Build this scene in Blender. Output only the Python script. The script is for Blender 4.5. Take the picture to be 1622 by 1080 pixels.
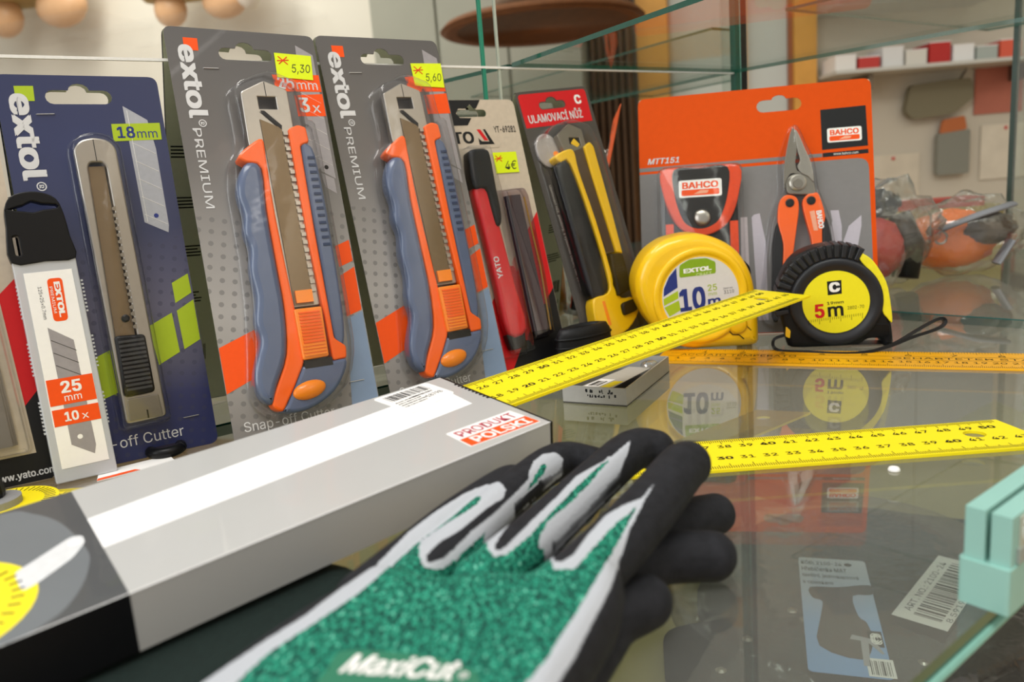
import bpy, math, random
import numpy as np
from mathutils import Vector, Matrix
random.seed(5)
for o in list(bpy.data.objects): bpy.data.objects.remove(o)
SC = bpy.context.scene
COL = SC.collection
S = 0.01                                    # everything below is written in centimetres
PI = math.pi

# ------------------------------------------------------------------ camera
cd = bpy.data.cameras.new('camera'); cam = bpy.data.objects.new('camera', cd); COL.objects.link(cam)
cd.sensor_width = 36.0; cd.lens = 1240/1622*36.0; cd.clip_start = 0.01; cd.clip_end = 50
_p, _r, CAM_H = 0.198478, 0.080567, 12.791
_f = Vector((0, math.cos(_p), -math.sin(_p))); _rt = Vector((1, 0, 0)); _dn = _f.cross(_rt)
rt = math.cos(_r)*_rt + math.sin(_r)*_dn; dn = -math.sin(_r)*_rt + math.cos(_r)*_dn
M = Matrix((rt, -dn, -_f)).transposed().to_4x4(); M.translation = Vector((0, 0, CAM_H))*S
cam.matrix_world = M
cd.dof.use_dof = True; cd.dof.focus_distance = 0.42; cd.dof.aperture_fstop = 11
SC.camera = cam

# ------------------------------------------------------------------ world, lights, exposure
w = bpy.data.worlds.new('world'); SC.world = w; w.use_nodes = True
bgn = w.node_tree.nodes['Background']; bgn.inputs[0].default_value = (1.0, 0.965, 0.91, 1); bgn.inputs[1].default_value = 0.66
def area(name, loc, target, sx, sy, power, col=(1, 1, 1)):
    l = bpy.data.lights.new(name, 'AREA'); l.shape = 'RECTANGLE'; l.size = sx; l.size_y = sy; l.energy = power; l.color = col
    o = bpy.data.objects.new(name, l); COL.objects.link(o); o.location = loc
    o.rotation_euler = (Vector(target)-Vector(loc)).to_track_quat('-Z', 'Y').to_euler(); return o
area('ceiling_lamp_light', (-0.15, -0.25, 1.75), (0, 0.35, 0), 1.2, 0.5, 19, (1, 0.98, 0.95))
area('wall_fill_light', (1.75, -1.5, 2.3), (2.75, -1.5, 1.35), 0.5, 2.4, 46, (1, 0.96, 0.9))  # unseen fill light, added to brighten the cream right wall the mirror shows
area('window_light', (-1.7, -0.9, 0.9), (0, 0.45, 0.08), 1.0, 1.2, 13, (0.93, 0.97, 1.0))
SC.view_settings.view_transform = 'Standard'; SC.view_settings.look = 'None'; SC.view_settings.exposure = 0.2
SC.view_settings.gamma = 1.0; SC.view_settings.use_curve_mapping = False
try:
    SC.cycles.transparent_max_bounces = 32; SC.cycles.max_bounces = 10; SC.cycles.glossy_bounces = 5
except Exception: pass

# ------------------------------------------------------------------ materials
def nt(name):
    m = bpy.data.materials.new(name); m.use_nodes = True
    return m, m.node_tree, m.node_tree.nodes['Principled BSDF']
def rgb(c): return (c[0], c[1], c[2], 1)
def hexc(h):
    v = [int(h[i:i+2], 16)/255 for i in (0, 2, 4)]
    return tuple((x/12.92 if x <= 0.04045 else ((x+0.055)/1.055)**2.4) for x in v)
def pm(name, col, rough=0.5, metal=0.0, var=0.10, scale=400.0, bump=0.0, coat=0.0, spec=0.35):
    if isinstance(col, str): col = hexc(col)
    m, t, b = nt(name); N = t.nodes; L = t.links
    b.inputs['Roughness'].default_value = rough; b.inputs['Metallic'].default_value = metal
    b.inputs['Coat Weight'].default_value = coat; b.inputs['Specular IOR Level'].default_value = spec
    tc = N.new('ShaderNodeTexCoord'); nz = N.new('ShaderNodeTexNoise'); nz.inputs['Scale'].default_value = scale; nz.inputs['Detail'].default_value = 3
    L.new(tc.outputs['Object'], nz.inputs['Vector'])
    mx = N.new('ShaderNodeMix'); mx.data_type = 'RGBA'
    mx.inputs[6].default_value = rgb([c*(1-var) for c in col]); mx.inputs[7].default_value = rgb([min(1, c*(1+var)) for c in col])
    L.new(nz.outputs['Fac'], mx.inputs[0]); L.new(mx.outputs[2], b.inputs['Base Color'])
    if bump:
        bp = N.new('ShaderNodeBump'); bp.inputs['Strength'].default_value = bump; bp.inputs['Distance'].default_value = 0.001
        L.new(nz.outputs['Fac'], bp.inputs['Height']); L.new(bp.outputs[0], b.inputs['Normal'])
    return m
def clear(name, tint=(1, 1, 1), rough=0.05, f0=0.05, f1=0.75, power=4.0, haze=0.0, hazecol=(1, 1, 1), wob=0.0, wscale=150):
    # thin clear sheet: see-through with a glossy coat that grows at grazing angles
    m = bpy.data.materials.new(name); m.use_nodes = True; t = m.node_tree; N = t.nodes; L = t.links; N.clear()
    out = N.new('ShaderNodeOutputMaterial'); tr = N.new('ShaderNodeBsdfTransparent'); tr.inputs[0].default_value = rgb(tint)
    gl = N.new('ShaderNodeBsdfGlossy'); gl.inputs['Roughness'].default_value = rough
    lw = N.new('ShaderNodeLayerWeight'); lw.inputs[0].default_value = 0.5
    pw = N.new('ShaderNodeMath'); pw.operation = 'POWER'; pw.inputs[1].default_value = power
    mr = N.new('ShaderNodeMath'); mr.operation = 'MULTIPLY_ADD'; mr.inputs[1].default_value = f1; mr.inputs[2].default_value = f0
    L.new(lw.outputs['Facing'], pw.inputs[0]); L.new(pw.outputs[0], mr.inputs[0])
    base = tr
    if haze:
        df = N.new('ShaderNodeBsdfDiffuse'); df.inputs[0].default_value = rgb(hazecol)
        h = N.new('ShaderNodeMixShader'); h.inputs[0].default_value = haze
        L.new(tr.outputs[0], h.inputs[1]); L.new(df.outputs[0], h.inputs[2]); base = h
    mx = N.new('ShaderNodeMixShader'); L.new(mr.outputs[0], mx.inputs[0]); L.new(base.outputs[0], mx.inputs[1]); L.new(gl.outputs[0], mx.inputs[2])
    if wob:
        tc = N.new('ShaderNodeTexCoord'); nz = N.new('ShaderNodeTexNoise'); nz.inputs['Scale'].default_value = wscale
        bp = N.new('ShaderNodeBump'); bp.inputs['Strength'].default_value = wob; bp.inputs['Distance'].default_value = 0.002
        L.new(tc.outputs['Object'], nz.inputs['Vector']); L.new(nz.outputs['Fac'], bp.inputs['Height'])
        L.new(bp.outputs[0], gl.inputs['Normal']); L.new(bp.outputs[0], lw.inputs['Normal'])
    L.new(mx.outputs[0], out.inputs[0]); return m
def print_card(name, stops, dot=None, period=0.0075, radius=0.17, ang=0.0, rough=0.38, zones=None):
    # printed card: vertical gradient of ink over the card's own height (metres), with a grid of dots
    m, t, b = nt(name); N = t.nodes; L = t.links; b.inputs['Roughness'].default_value = rough; b.inputs['Coat Weight'].default_value = 0.15
    tc = N.new('ShaderNodeTexCoord'); sp = N.new('ShaderNodeSeparateXYZ'); L.new(tc.outputs['Object'], sp.inputs[0])
    mr = N.new('ShaderNodeMapRange'); mr.inputs[1].default_value = 0; mr.inputs[2].default_value = 0.24
    L.new(sp.outputs[1], mr.inputs[0])
    cr = N.new('ShaderNodeValToRGB'); e = cr.color_ramp.elements
    e[0].position = stops[0][0]; e[0].color = rgb(hexc(stops[0][1])); e[1].position = stops[-1][0]; e[1].color = rgb(hexc(stops[-1][1]))
    for p, c in stops[1:-1]:
        k = e.new(p); k.color = rgb(hexc(c))
    L.new(mr.outputs[0], cr.inputs[0]); last = cr.outputs[0]
    if dot:
        mp = N.new('ShaderNodeMapping'); mp.inputs['Rotation'].default_value = (0, 0, ang); mp.inputs['Scale'].default_value = (1/period,)*3
        L.new(tc.outputs['Object'], mp.inputs[0])
        fr = N.new('ShaderNodeVectorMath'); fr.operation = 'FRACTION'; L.new(mp.outputs[0], fr.inputs[0])
        sb = N.new('ShaderNodeVectorMath'); sb.operation = 'SUBTRACT'; sb.inputs[1].default_value = (.5, .5, 0); L.new(fr.outputs[0], sb.inputs[0])
        ml = N.new('ShaderNodeVectorMath'); ml.operation = 'MULTIPLY'; ml.inputs[1].default_value = (1, 1, 0); L.new(sb.outputs[0], ml.inputs[0])
        ln = N.new('ShaderNodeVectorMath'); ln.operation = 'LENGTH'; L.new(ml.outputs[0], ln.inputs[0])
        lt = N.new('ShaderNodeMath'); lt.operation = 'LESS_THAN'; lt.inputs[1].default_value = radius; L.new(ln.outputs['Value'], lt.inputs[0])
        z = N.new('ShaderNodeMath'); z.operation = 'LESS_THAN'; z.inputs[1].default_value = dot[1]; L.new(sp.outputs[1], z.inputs[0])
        a = N.new('ShaderNodeMath'); a.operation = 'MULTIPLY'; L.new(lt.outputs[0], a.inputs[0]); L.new(z.outputs[0], a.inputs[1])
        a2 = N.new('ShaderNodeMath'); a2.operation = 'MULTIPLY'; a2.inputs[1].default_value = dot[2]; L.new(a.outputs[0], a2.inputs[0])
        mx = N.new('ShaderNodeMix'); mx.data_type = 'RGBA'; mx.inputs[7].default_value = rgb(hexc(dot[0]))
        L.new(a2.outputs[0], mx.inputs[0]); L.new(last, mx.inputs[6]); last = mx.outputs[2]
    L.new(last, b.inputs['Base Color']); return m

MT = {}
def mat(k, *a, **kw):
    if k not in MT: MT[k] = pm(k, *a, **kw)
    return MT[k]
white = mat('white_ink', 'f2f0ec', .5, var=.03); black = mat('black_ink', '101012', .45); ink_grey = mat('grey_ink', 'd2d2d2', .45, var=.03)
orange_ink = mat('orange_ink', 'f25310', .45, spec=.25, var=.04); green_ink = mat('lime_ink', 'a9c022', .4, var=.04); navy_ink = mat('navy_ink', '26347c', .4, var=.05)
red_ink = mat('red_ink', 'd01018', .4, var=.05); sticker_lime = mat('sticker_lime', 'dcee10', .6, var=.03)
steel = mat('brushed_steel', '8c857a', .34, .9, var=.06, scale=900); steel_light = mat('bright_steel', 'a8a197', .3, .9, var=.05); brass_steel = mat('oiled_blade_steel', '7f6c52', .4, .85, var=.08)
dark_metal = mat('dark_metal', '2a2826', .4, .6); staple_m = mat('staple_wire', 'c8c8c8', .3, .9)
tool_orange = mat('tool_orange_plastic', 'fb6200', .36, var=.03, coat=.3); grip_blue = mat('slate_blue_rubber', '55627e', .28, var=.06, coat=.45)
amber = mat('amber_plastic', 'f98a16', .32, var=.05, coat=.3); black_rubber = mat('black_rubber', '131315', .45, var=.15, bump=.1, spec=.25); black_plastic = mat('black_plastic', '0c0c0e', .38, var=.1, spec=.25)
olive_back = mat('card_back_print', 'd6d6bc', .55, var=.05); pen = mat('pen_ink', '303022', .6); red_pen = mat('red_pen_ink', 'e03a10', .6)
yellow_plastic = mat('yellow_plastic', 'f9c512', .3, var=.03, coat=.4); yellow_paint = mat('yellow_paint', 'f7e312', .4, var=.02); ruler_black = mat('scale_ink', '17150a', .5)
amber_paint = mat('golden_paint', 'f2ad0c', .33, var=.03, coat=.2)
blister = clear('clear_blister', (0.975, 0.98, 0.985), .09, .03, .95, 3.0, wob=.15, wscale=70)
shelf_glass = clear('shelf_glass', (0.86, 0.9, 0.875), .015, .035, .9, 3.5, haze=.09, hazecol=(.55, .54, .51), wob=0)
thin_glass = clear('upper_shelf_glass', (0.93, 0.955, 0.94), .02, .03, .32, 4.0, haze=.03, hazecol=(.6, .62, .58))
edge_glass = mat('green_glass_edge', '0d4a3a', .15, var=.2, coat=.5); edge_light = mat('pale_glass_edge', '7fb2a4', .25, var=.1)

# ------------------------------------------------------------------ object helpers
def link(o, parent=None):
    COL.objects.link(o)
    if parent is not None: o.parent = parent
    return o
def tag(o, label, cat=None, group=None, kind=None):
    o['label'] = label
    if cat: o['category'] = cat
    if group: o['group'] = group
    if kind: o['kind'] = kind
    return o
def thing(name, label, cat, O, U=None, V=None, group=None):
    e = bpy.data.objects.new(name, None); e.empty_display_size = 0.01
    if U is not None:
        U = Vector(U).normalized(); V = Vector(V); N = U.cross(V).normalized(); V = N.cross(U)
        m = Matrix((U, V, N)).transposed().to_4x4()
    else: m = Matrix.Identity(4)
    m.translation = Vector(O)*S; COL.objects.link(e); e.matrix_world = m
    tag(e, label, cat, group); return e
def mesh(name, verts, faces, material, parent=None, smooth=False, mats=None, fm=None):
    me = bpy.data.meshes.new(name); me.from_pydata([(v[0]*S, v[1]*S, v[2]*S) for v in verts], [], faces); me.update()
    for m in (mats or [material]): me.materials.append(m)
    if fm: me.polygons.foreach_set('material_index', fm)
    if smooth: me.polygons.foreach_set('use_smooth', [True]*len(me.polygons))
    o = bpy.data.objects.new(name, me); return link(o, parent)
def merge(parts):
    V = []; F = []
    for v, f in parts:
        n = len(V); V += list(v); F += [tuple(i+n for i in q) for q in f]
    return V, F
def box(x0, x1, y0, y1, z0, z1):
    v = [(x, y, z) for z in (z0, z1) for x, y in ((x0, y0), (x1, y0), (x1, y1), (x0, y1))]
    return v, [(3, 2, 1, 0), (4, 5, 6, 7), (0, 1, 5, 4), (1, 2, 6, 5), (2, 3, 7, 6), (3, 0, 4, 7)]
def prism(loop, z0, z1):
    n = len(loop); v = [(x, y, z0) for x, y in loop] + [(x, y, z1) for x, y in loop]
    return v, [tuple(range(n-1, -1, -1)), tuple(range(n, 2*n))] + [(i, (i+1) % n, n+(i+1) % n, n+i) for i in range(n)]
def cyl(cx, cy, r, z0, z1, n=24, r1=None):
    r1 = r if r1 is None else r1
    v = [(cx+q*math.cos(2*PI*i/n), cy+q*math.sin(2*PI*i/n), z) for q, z in ((r, z0), (r1, z1)) for i in range(n)]
    return v, [tuple(range(n-1, -1, -1)), tuple(range(n, 2*n))] + [(i, (i+1) % n, n+(i+1) % n, n+i) for i in range(n)]
def lathe(cx, cy, prof, n=36, sx=1.0, sy=1.0, rot=0.0):
    c, s = math.cos(rot), math.sin(rot); v = []
    for r, z in prof:
        for i in range(n):
            a, b_ = sx*r*math.cos(2*PI*i/n), sy*r*math.sin(2*PI*i/n); v.append((cx+a*c-b_*s, cy+a*s+b_*c, z))
    f = []
    for k in range(len(prof)-1):
        for i in range(n): f.append((k*n+i, k*n+(i+1) % n, (k+1)*n+(i+1) % n, (k+1)*n+i))
    f.append(tuple(range(n-1, -1, -1))); f.append(tuple((len(prof)-1)*n+i for i in range(n)))
    return v, f
def tube(pts, rad, n=10, cap=True, flat=1.0):
    P = [Vector(p) for p in pts]; v = []; f = []; up = Vector((0, 0, 1))
    for i, p in enumerate(P):
        d = (P[min(i+1, len(P)-1)]-P[max(i-1, 0)]).normalized()
        a = d.cross(up) if abs(d.z) < .95 else d.cross(Vector((1, 0, 0)))
        a.normalize(); b_ = a.cross(d)
        r = rad[i] if isinstance(rad, (list, tuple)) else rad
        for k in range(n): v.append(tuple(p+a*r*math.cos(2*PI*k/n)+b_*r*flat*math.sin(2*PI*k/n)))
    for i in range(len(P)-1):
        for k in range(n): f.append((i*n+k, i*n+(k+1) % n, (i+1)*n+(k+1) % n, (i+1)*n+k))
    if cap: f.append(tuple(range(n-1, -1, -1))); f.append(tuple((len(P)-1)*n+k for k in range(n)))
    return v, f
def sphere(c, r, nu=14, nv=10):
    r = r if isinstance(r, (tuple, list)) else (r, r, r); v = [(c[0], c[1], c[2]-r[2])]
    for j in range(1, nv):
        for i in range(nu):
            a = 2*PI*i/nu; b_ = -PI/2+PI*j/nv; v.append((c[0]+r[0]*math.cos(a)*math.cos(b_), c[1]+r[1]*math.sin(a)*math.cos(b_), c[2]+r[2]*math.sin(b_)))
    v.append((c[0], c[1], c[2]+r[2])); f = []
    for i in range(nu): f.append((0, 1+(i+1) % nu, 1+i)); f.append((len(v)-1, len(v)-1-nu+i, len(v)-1-nu+(i+1) % nu))
    for j in range(nv-2):
        for i in range(nu): f.append((1+j*nu+i, 1+j*nu+(i+1) % nu, 1+(j+1)*nu+(i+1) % nu, 1+(j+1)*nu+i))
    return v, f
def fillet(loop, r, n=4):
    out = []; L = len(loop); rr = r if isinstance(r, (list, tuple)) else [r]*L
    for i in range(L):
        p = Vector(loop[i]); a = Vector(loop[i-1]); b_ = Vector(loop[(i+1) % L]); da = a-p; db = b_-p
        k = min(rr[i], da.length*.48, db.length*.48)
        if k < 1e-4: out.append(tuple(p)); continue
        p0 = p+da.normalized()*k; p1 = p+db.normalized()*k
        for j in range(n+1):
            t = j/n; q = p0*(1-t)**2+p*2*t*(1-t)+p1*t*t; out.append((q.x, q.y))
    return out
def smoothloop(pts, n=4, closed=True):
    out = []; L = len(pts); P = [np.array(p, float) for p in pts]
    for i in range(L if closed else L-1):
        g = lambda k: P[k % L] if closed else P[max(0, min(L-1, k))]
        a, b_, c, d = g(i-1), g(i), g(i+1), g(i+2)
        for j in range(n):
            t = j/n; q = .5*((2*b_)+(-a+c)*t+(2*a-5*b_+4*c-d)*t*t+(-a+3*b_-3*c+d)*t**3); out.append(tuple(q))
    if not closed: out.append(tuple(P[-1]))
    return out
def area2(l): return sum(l[i-1][0]*l[i][1]-l[i][0]*l[i-1][1] for i in range(len(l)))/2
def offset(loop, d):                      # inward for d > 0 on a counter-clockwise loop
    if area2(loop) < 0: loop = loop[::-1]
    out = []; L = len(loop)
    for i in range(L):
        a = Vector(loop[i])-Vector(loop[i-1]); b_ = Vector(loop[(i+1) % L])-Vector(loop[i])
        if a.length < 1e-6: a = b_
        if b_.length < 1e-6: b_ = a
        a.normalize(); b_.normalize(); n1 = Vector((-a.y, a.x)); n2 = Vector((-b_.y, b_.x)); n = n1+n2
        if n.length < 1e-6: n = n1
        n.normalize(); k = d/max(.55, n.dot(n1)); out.append((loop[i][0]+n.x*k, loop[i][1]+n.y*k))
    return out
def curve_mesh(cu):
    o = bpy.data.objects.new('tmp', cu); me = bpy.data.meshes.new_from_object(o); bpy.data.objects.remove(o); bpy.data.curves.remove(cu); return me
def shape(name, loops, z0, z1, material, parent=None, bevel=0.0, res=2, smooth=False):
    # flat outline (with holes) given a thickness and an optional rounded rim
    cu = bpy.data.curves.new(name, 'CURVE'); cu.dimensions = '2D'; cu.fill_mode = 'BOTH'
    for lp in loops:
        sp = cu.splines.new('POLY'); sp.points.add(len(lp)-1)
        for p, q in zip(sp.points, lp): p.co = (q[0], q[1], 0, 1)
        sp.use_cyclic_u = True
    h = (z1-z0)/2; cu.extrude = max(h-bevel, 0.0005); cu.bevel_depth = bevel; cu.bevel_resolution = res; cu.offset = -bevel
    me = curve_mesh(cu); me.name = name
    n = len(me.vertices); co = np.empty(n*3, np.float32); me.vertices.foreach_get('co', co); co = co.reshape(-1, 3); co[:, 2] += (z0+z1)/2; co *= S
    me.vertices.foreach_set('co', co.ravel()); me.materials.clear(); me.materials.append(material)
    me.polygons.foreach_set('material_index', [0]*len(me.polygons))
    me.polygons.foreach_set('use_smooth', [bool(smooth)]*len(me.polygons)); me.update()
    return link(bpy.data.objects.new(name, me), parent)
def poly(name, pts, material, parent, z=.012):
    return mesh(name, [(x, y, z) for x, y in pts], [tuple(range(len(pts))) if area2(pts) > 0 else tuple(range(len(pts)-1, -1, -1))], material, parent)
FONT = None
try: FONT = bpy.data.fonts.load(bpy.utils.system_resource('DATAFILES', path='fonts')+'/Inter.woff2')      # a sans that ships with Blender
except Exception: FONT = None
TXC = {}
def textdata(s, bold=0.0, shear=0.0):
    k = (s, bold, shear)
    if k not in TXC:
        cu = bpy.data.curves.new('t', 'FONT'); cu.body = s; cu.resolution_u = 3
        if FONT: cu.font = FONT
        cu.shear = shear; cu.fill_mode = 'FRONT'
        me = curve_mesh(cu); v = np.empty(len(me.vertices)*3, np.float32); me.vertices.foreach_get('co', v); v = v.reshape(-1, 3)[:, :2]
        f = [tuple(p.vertices) for p in me.polygons]; bpy.data.meshes.remove(me)
        if bold > 0 and len(v):              # heavier strokes: overlapping copies, shifted by the extra stroke width
            n = len(v); sh_ = [(-bold, -bold*.6), (bold, -bold*.6), (bold, bold*.6), (-bold, bold*.6), (0, 0)]
            v = np.concatenate([v+np.array(q_, np.float32) for q_ in sh_]); f = [tuple(i_+k_*n for i_ in q_) for k_ in range(len(sh_)) for q_ in f]
        if len(v): v = (v-v.min(0))/np.maximum(v.max(0)-v.min(0), 1e-5)
        lay = np.repeat(np.arange(5), len(v)//5) if bold > 0 else np.zeros(len(v))
        TXC[k] = (np.c_[v, lay*.0016] if len(v) else v, f)
    return TXC[k]
def textgeo(s, x, y, w_, h_, rot=0.0, z=.02, bold=.0, shear=0.0, flip=False):
    v, f = textdata(s, bold, shear); c, sn = math.cos(rot), math.sin(rot); out = []
    for a, b_, q_ in v:
        a = (1-a if flip else a)*w_; b_ = b_*h_; out.append((x+a*c-b_*sn, y+a*sn+b_*c, z-q_ if z < 0 else z+q_))
    return out, f
def txt(parent, s, x, y, w_, h_, m, rot=0.0, z=.02, bold=.0, shear=0.0, flip=False, name='lettering'):
    v, f = textgeo(s, x, y, w_, h_, rot, z, bold, shear, flip); return mesh(name, v, f, m, parent)
DOWN = -PI/2
def bars(x, y, w_, h_, z=.02, rot=0.0, seed=1, n=30):
    rnd = random.Random(seed); parts = []; t = 0; ws = []
    while len(ws) < n: ws.append(rnd.choice((1, 1, 2, 3)))
    tot = sum(ws); c, s = math.cos(rot), math.sin(rot)
    for i, q in enumerate(ws):
        if i % 2 == 0:
            a0, a1 = t/tot*w_, (t+q)/tot*w_
            parts.append(([(x+a*c-b_*s, y+a*s+b_*c, z) for a, b_ in ((a0, 0), (a1, 0), (a1, h_), (a0, h_))], [(0, 1, 2, 3)]))
        t += q
    return merge(parts)
def barcode(parent, x, y, w_, h_, z=.02, rot=0.0, seed=1, n=37, m=None):
    return mesh('barcode', *bars(x, y, w_, h_, z, rot, seed, n), m or black, parent)
def rrect(x0, x1, y0, y1, r, n=4): return fillet([(x0, y0), (x1, y0), (x1, y1), (x0, y1)], r, n)
def euro(cx, y0, y1, x0, x1, bw, top):
    # euro hang hole: slot with a bump on its upper side
    r = (y1-y0)/2; ym = (y0+y1)/2; L = []
    for i in range(7): a = PI/2+PI*i/6; L.append((x0+r+r*math.cos(a), ym+r*math.sin(a)))
    for i in range(7): a = -PI/2+PI*i/6; L.append((x1-r+r*math.cos(a), ym+r*math.sin(a)))
    for i in range(7): a = PI*i/6; L.append((cx+bw*math.cos(a), y1+(top-y1)*math.sin(a)))
    return L
def shell(name, loop, h, material, parent, draft=.16, z=.01):
    loop = loop if area2(loop) > 0 else loop[::-1]; n = len(loop); V = []; F = []
    rings = [(-.12, z+.015), (0, z+.03), (draft*.35, h*.6), (draft*.55, h*.82), (draft*.85, h*.92), (draft*1.3, h*.975), (draft*2.0, h)]
    for d, zz in rings: V += [(x, y, zz) for x, y in (offset(loop, d) if d else loop)]
    for k in range(len(rings)-1):
        for i in range(n): F.append((k*n+i, k*n+(i+1) % n, (k+1)*n+(i+1) % n, (k+1)*n+i))
    F.append(tuple((len(rings)-1)*n+i for i in range(n)))
    return mesh(name, V, F, material, parent, smooth=True)
def staple(parent, x0, x1, y): return mesh('staple', *tube([(x0, y, -.02), (x0+.03, y, .045), (x1-.03, y+.01, .045), (x1, y, -.02)], .025, 6), staple_m, parent)
def sticker(parent, pts, text, z=.05, cross=True):
    st = shape('price_sticker', [pts], z, z+.012, sticker_lime, parent); st['label'] = 'lime price sticker with handwritten figures'
    (x0, y0), (x1, y1), (x2, y2), (x3, y3) = pts; wd = x1-x0; hh = y0-y3
    if text: txt(st, text, x0+wd*.42, y3+hh*.16, wd*.5, hh*.4, pen, .02, z+.02, -.012, .25, name='handwriting')
    if cross:
        c = (x0+wd*.2, y0-hh*.3); k = .16*wd
        for a in (.7, -.75, .1):
            d = (math.cos(a)*k, math.sin(a)*k); mesh('pen_stroke', *tube([(c[0]-d[0], c[1]-d[1], z+.02), (c[0]+d[0], c[1]+d[1], z+.02)], .035, 5, flat=.3), red_pen, st)
    return st
def card_back(parent, w_, h_, x0=0.0, seed=1, hole=None):
    bk = shape('back_print', [rrect(x0+.05, x0+w_-.05, .05, h_-.05, .25)]+([hole] if hole else []), -.062, -.052, olive_back, parent)
    rnd = random.Random(seed)
    for side in (0, 1):
        xx = x0+.25 if side == 0 else x0+w_-2.0
        for k in range(4):
            y = h_*(.72-.13*k); lines = [box(xx, xx+1.6-.5*rnd.random(), y-q*.2, y-q*.2+.09, -.068, -.064) for q in range(4)]
            mesh('small_print', *merge(lines), black, bk)
        v, f = bars(xx, 3.0, 1.7, 1.1, -.068, 0, seed+side, 25); mesh('barcode', v, [q[::-1] for q in f], black, bk)
        v, f = textgeo('U 5 t x', xx-.1, 1.9, 1.8, .42, 0, -.068, .02, 0, True); mesh('lettering', v, [q[::-1] for q in f], black, bk)
    return bk
def hanging_card(root, w_, h_, m, hole, r=.5, x0=0.0):
    return shape('backing_card', [rrect(x0, x0+w_, 0, h_, r, 5), hole], -.05, 0, m, root)

# ------------------------------------------------------------------ the place: mirror, shelves, room
MD = Vector((.81484, .57969, 0)); MNV = Vector((.57969, -.81484, 0)); CORNER = Vector((22.37, 73.815, 0)); RD = Vector((.6486, -.7612, 0))
FD = Vector((.8, .6, 0)).normalized(); FP = Vector((9.23, 17.1, 0))
def lineX(p, d, q, e):
    den = d.x*e.y-d.y*e.x; t = ((q.x-p.x)*e.y-(q.y-p.y)*e.x)/den; return p+d*t
back_l = CORNER-MD*95
front_r = lineX(FP, FD, CORNER, RD); front_l = FP-FD*34
def slab(name, pts, z0, z1, label, cat, em=None, gm_=None):
    pts = [(p.x, p.y) for p in pts]
    if area2(pts) < 0: pts = pts[::-1]
    v, f = prism(pts, z0, z1); fm = [0, 0]+[1]*len(pts)
    o = mesh(name, v, f, None, None, mats=[gm_ or shelf_glass, em or edge_glass], fm=fm); return tag(o, label, cat)
sh = slab('glass_shelf', [front_l-MNV*0, front_r-RD*.2, CORNER-MD*.6-RD*-.0+MNV*.25, back_l+MNV*.25], -.6, -.001, 'clear green-edged glass shelf carrying all the tools', 'shelf')
# bright ground edge of the shelf front
e0 = front_l; e1 = front_r-RD*.2
tr = mesh('edge_bevel', *tube([(e0.x, e0.y, -.62), (e1.x, e1.y, -.62)], .14, 8), edge_light, sh)
nb = [CORNER+MD*.3+RD*3, CORNER+RD*48+MD*.3, CORNER+RD*48+MD*60, CORNER+RD*3+MD*60]
nb = [CORNER+MD*.15, CORNER+RD*60+MD*.15, CORNER+RD*60+MD*45, CORNER+MD*45]
slab('neighbouring_glass_shelf', nb, -.6, -.001, 'glass shelf of the neighbouring showcase holding bagged goods', 'shelf', mat('teal_glass_edge', '2f6f6c', .2, coat=.5))
# upper shelf over the right part of the case, and the higher one of the neighbour
us = Vector((1.4, 58.9, 0)); ud = Vector((.465, -.885, 0)).normalized()
slab('upper_glass_shelf', [us+MNV*.3, us+ud*34, lineX(us+ud*34, MD, CORNER, RD), CORNER+MNV*.3-MD*.6], 20.86, 21.16, 'upper glass shelf with dark green edge above the multi-tool card', 'shelf', None, thin_glass)
slab('far_glass_shelf', [CORNER+MD*1+RD*4, CORNER+RD*52+MD*1, CORNER+RD*52+MD*39, CORNER+RD*4+MD*39], 25.4, 25.65, 'upper glass shelf of the neighbouring showcase', 'shelf', None, thin_glass)
# mirror back wall
mir = bpy.data.materials.new('mirror'); mir.use_nodes = True; b = mir.node_tree.nodes['Principled BSDF']
b.inputs['Base Color'].default_value = (.82, .835, .80, 1); b.inputs['Metallic'].default_value = 1; b.inputs['Roughness'].default_value = .012
def wallbox(p, q, thick, z0, z1, nrm):
    a = [(p.x, p.y), (q.x, q.y), (q.x-nrm.x*thick, q.y-nrm.y*thick), (p.x-nrm.x*thick, p.y-nrm.y*thick)]
    if area2(a) < 0: a = a[::-1]
    return prism(a, z0, z1)
wm = mesh('wall_back', *wallbox(back_l, CORNER-MD*.6, .5, -24, 45, MNV), mir); wm['kind'] = 'structure'
rail = mesh('trim_1', *wallbox(back_l+MNV*.02, CORNER-MD*.8+MNV*.02, -.10, 20.78, 20.93, MNV), mat('white_rail', 'f4f4f0', .4)); rail['kind'] = 'structure'
pp_ = CORNER
post = thing('corner_post', 'dark vertical corner post with a green glass edge behind the multi-tool card', 'post', (CORNER.x, CORNER.y, -24), MD, (0, 0, 1))
mesh('green_edge', *box(-.75, -.15, 0, 69, -.3, .3), edge_glass, post); mesh('black_seal', *box(-.05, .75, 0, 69, -.35, .35), mat('black_seal', '0c0c0c', .5), post)
mesh('pale_seam', *box(-.15, -.05, 0, 69, -.3, .32), edge_light, post)
# vertical seam strip where two mirror panes meet
sm = mesh('trim_2', *wallbox(Vector((-.55, 57.5, 0))+MNV*.02, Vector((-.35, 57.64, 0))+MNV*.02, -.08, 14, 45, MNV), mat('teal_seam', '2f8a70', .3)); sm['kind'] = 'structure'
sm = mesh('trim_3', *wallbox(Vector((.55, 58.28, 0))+MNV*.02, Vector((.7, 58.39, 0))+MNV*.02, -.05, 14, 45, MNV), mat('pale_seam', 'b4bcae', .4)); sm['kind'] = 'structure'

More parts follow.
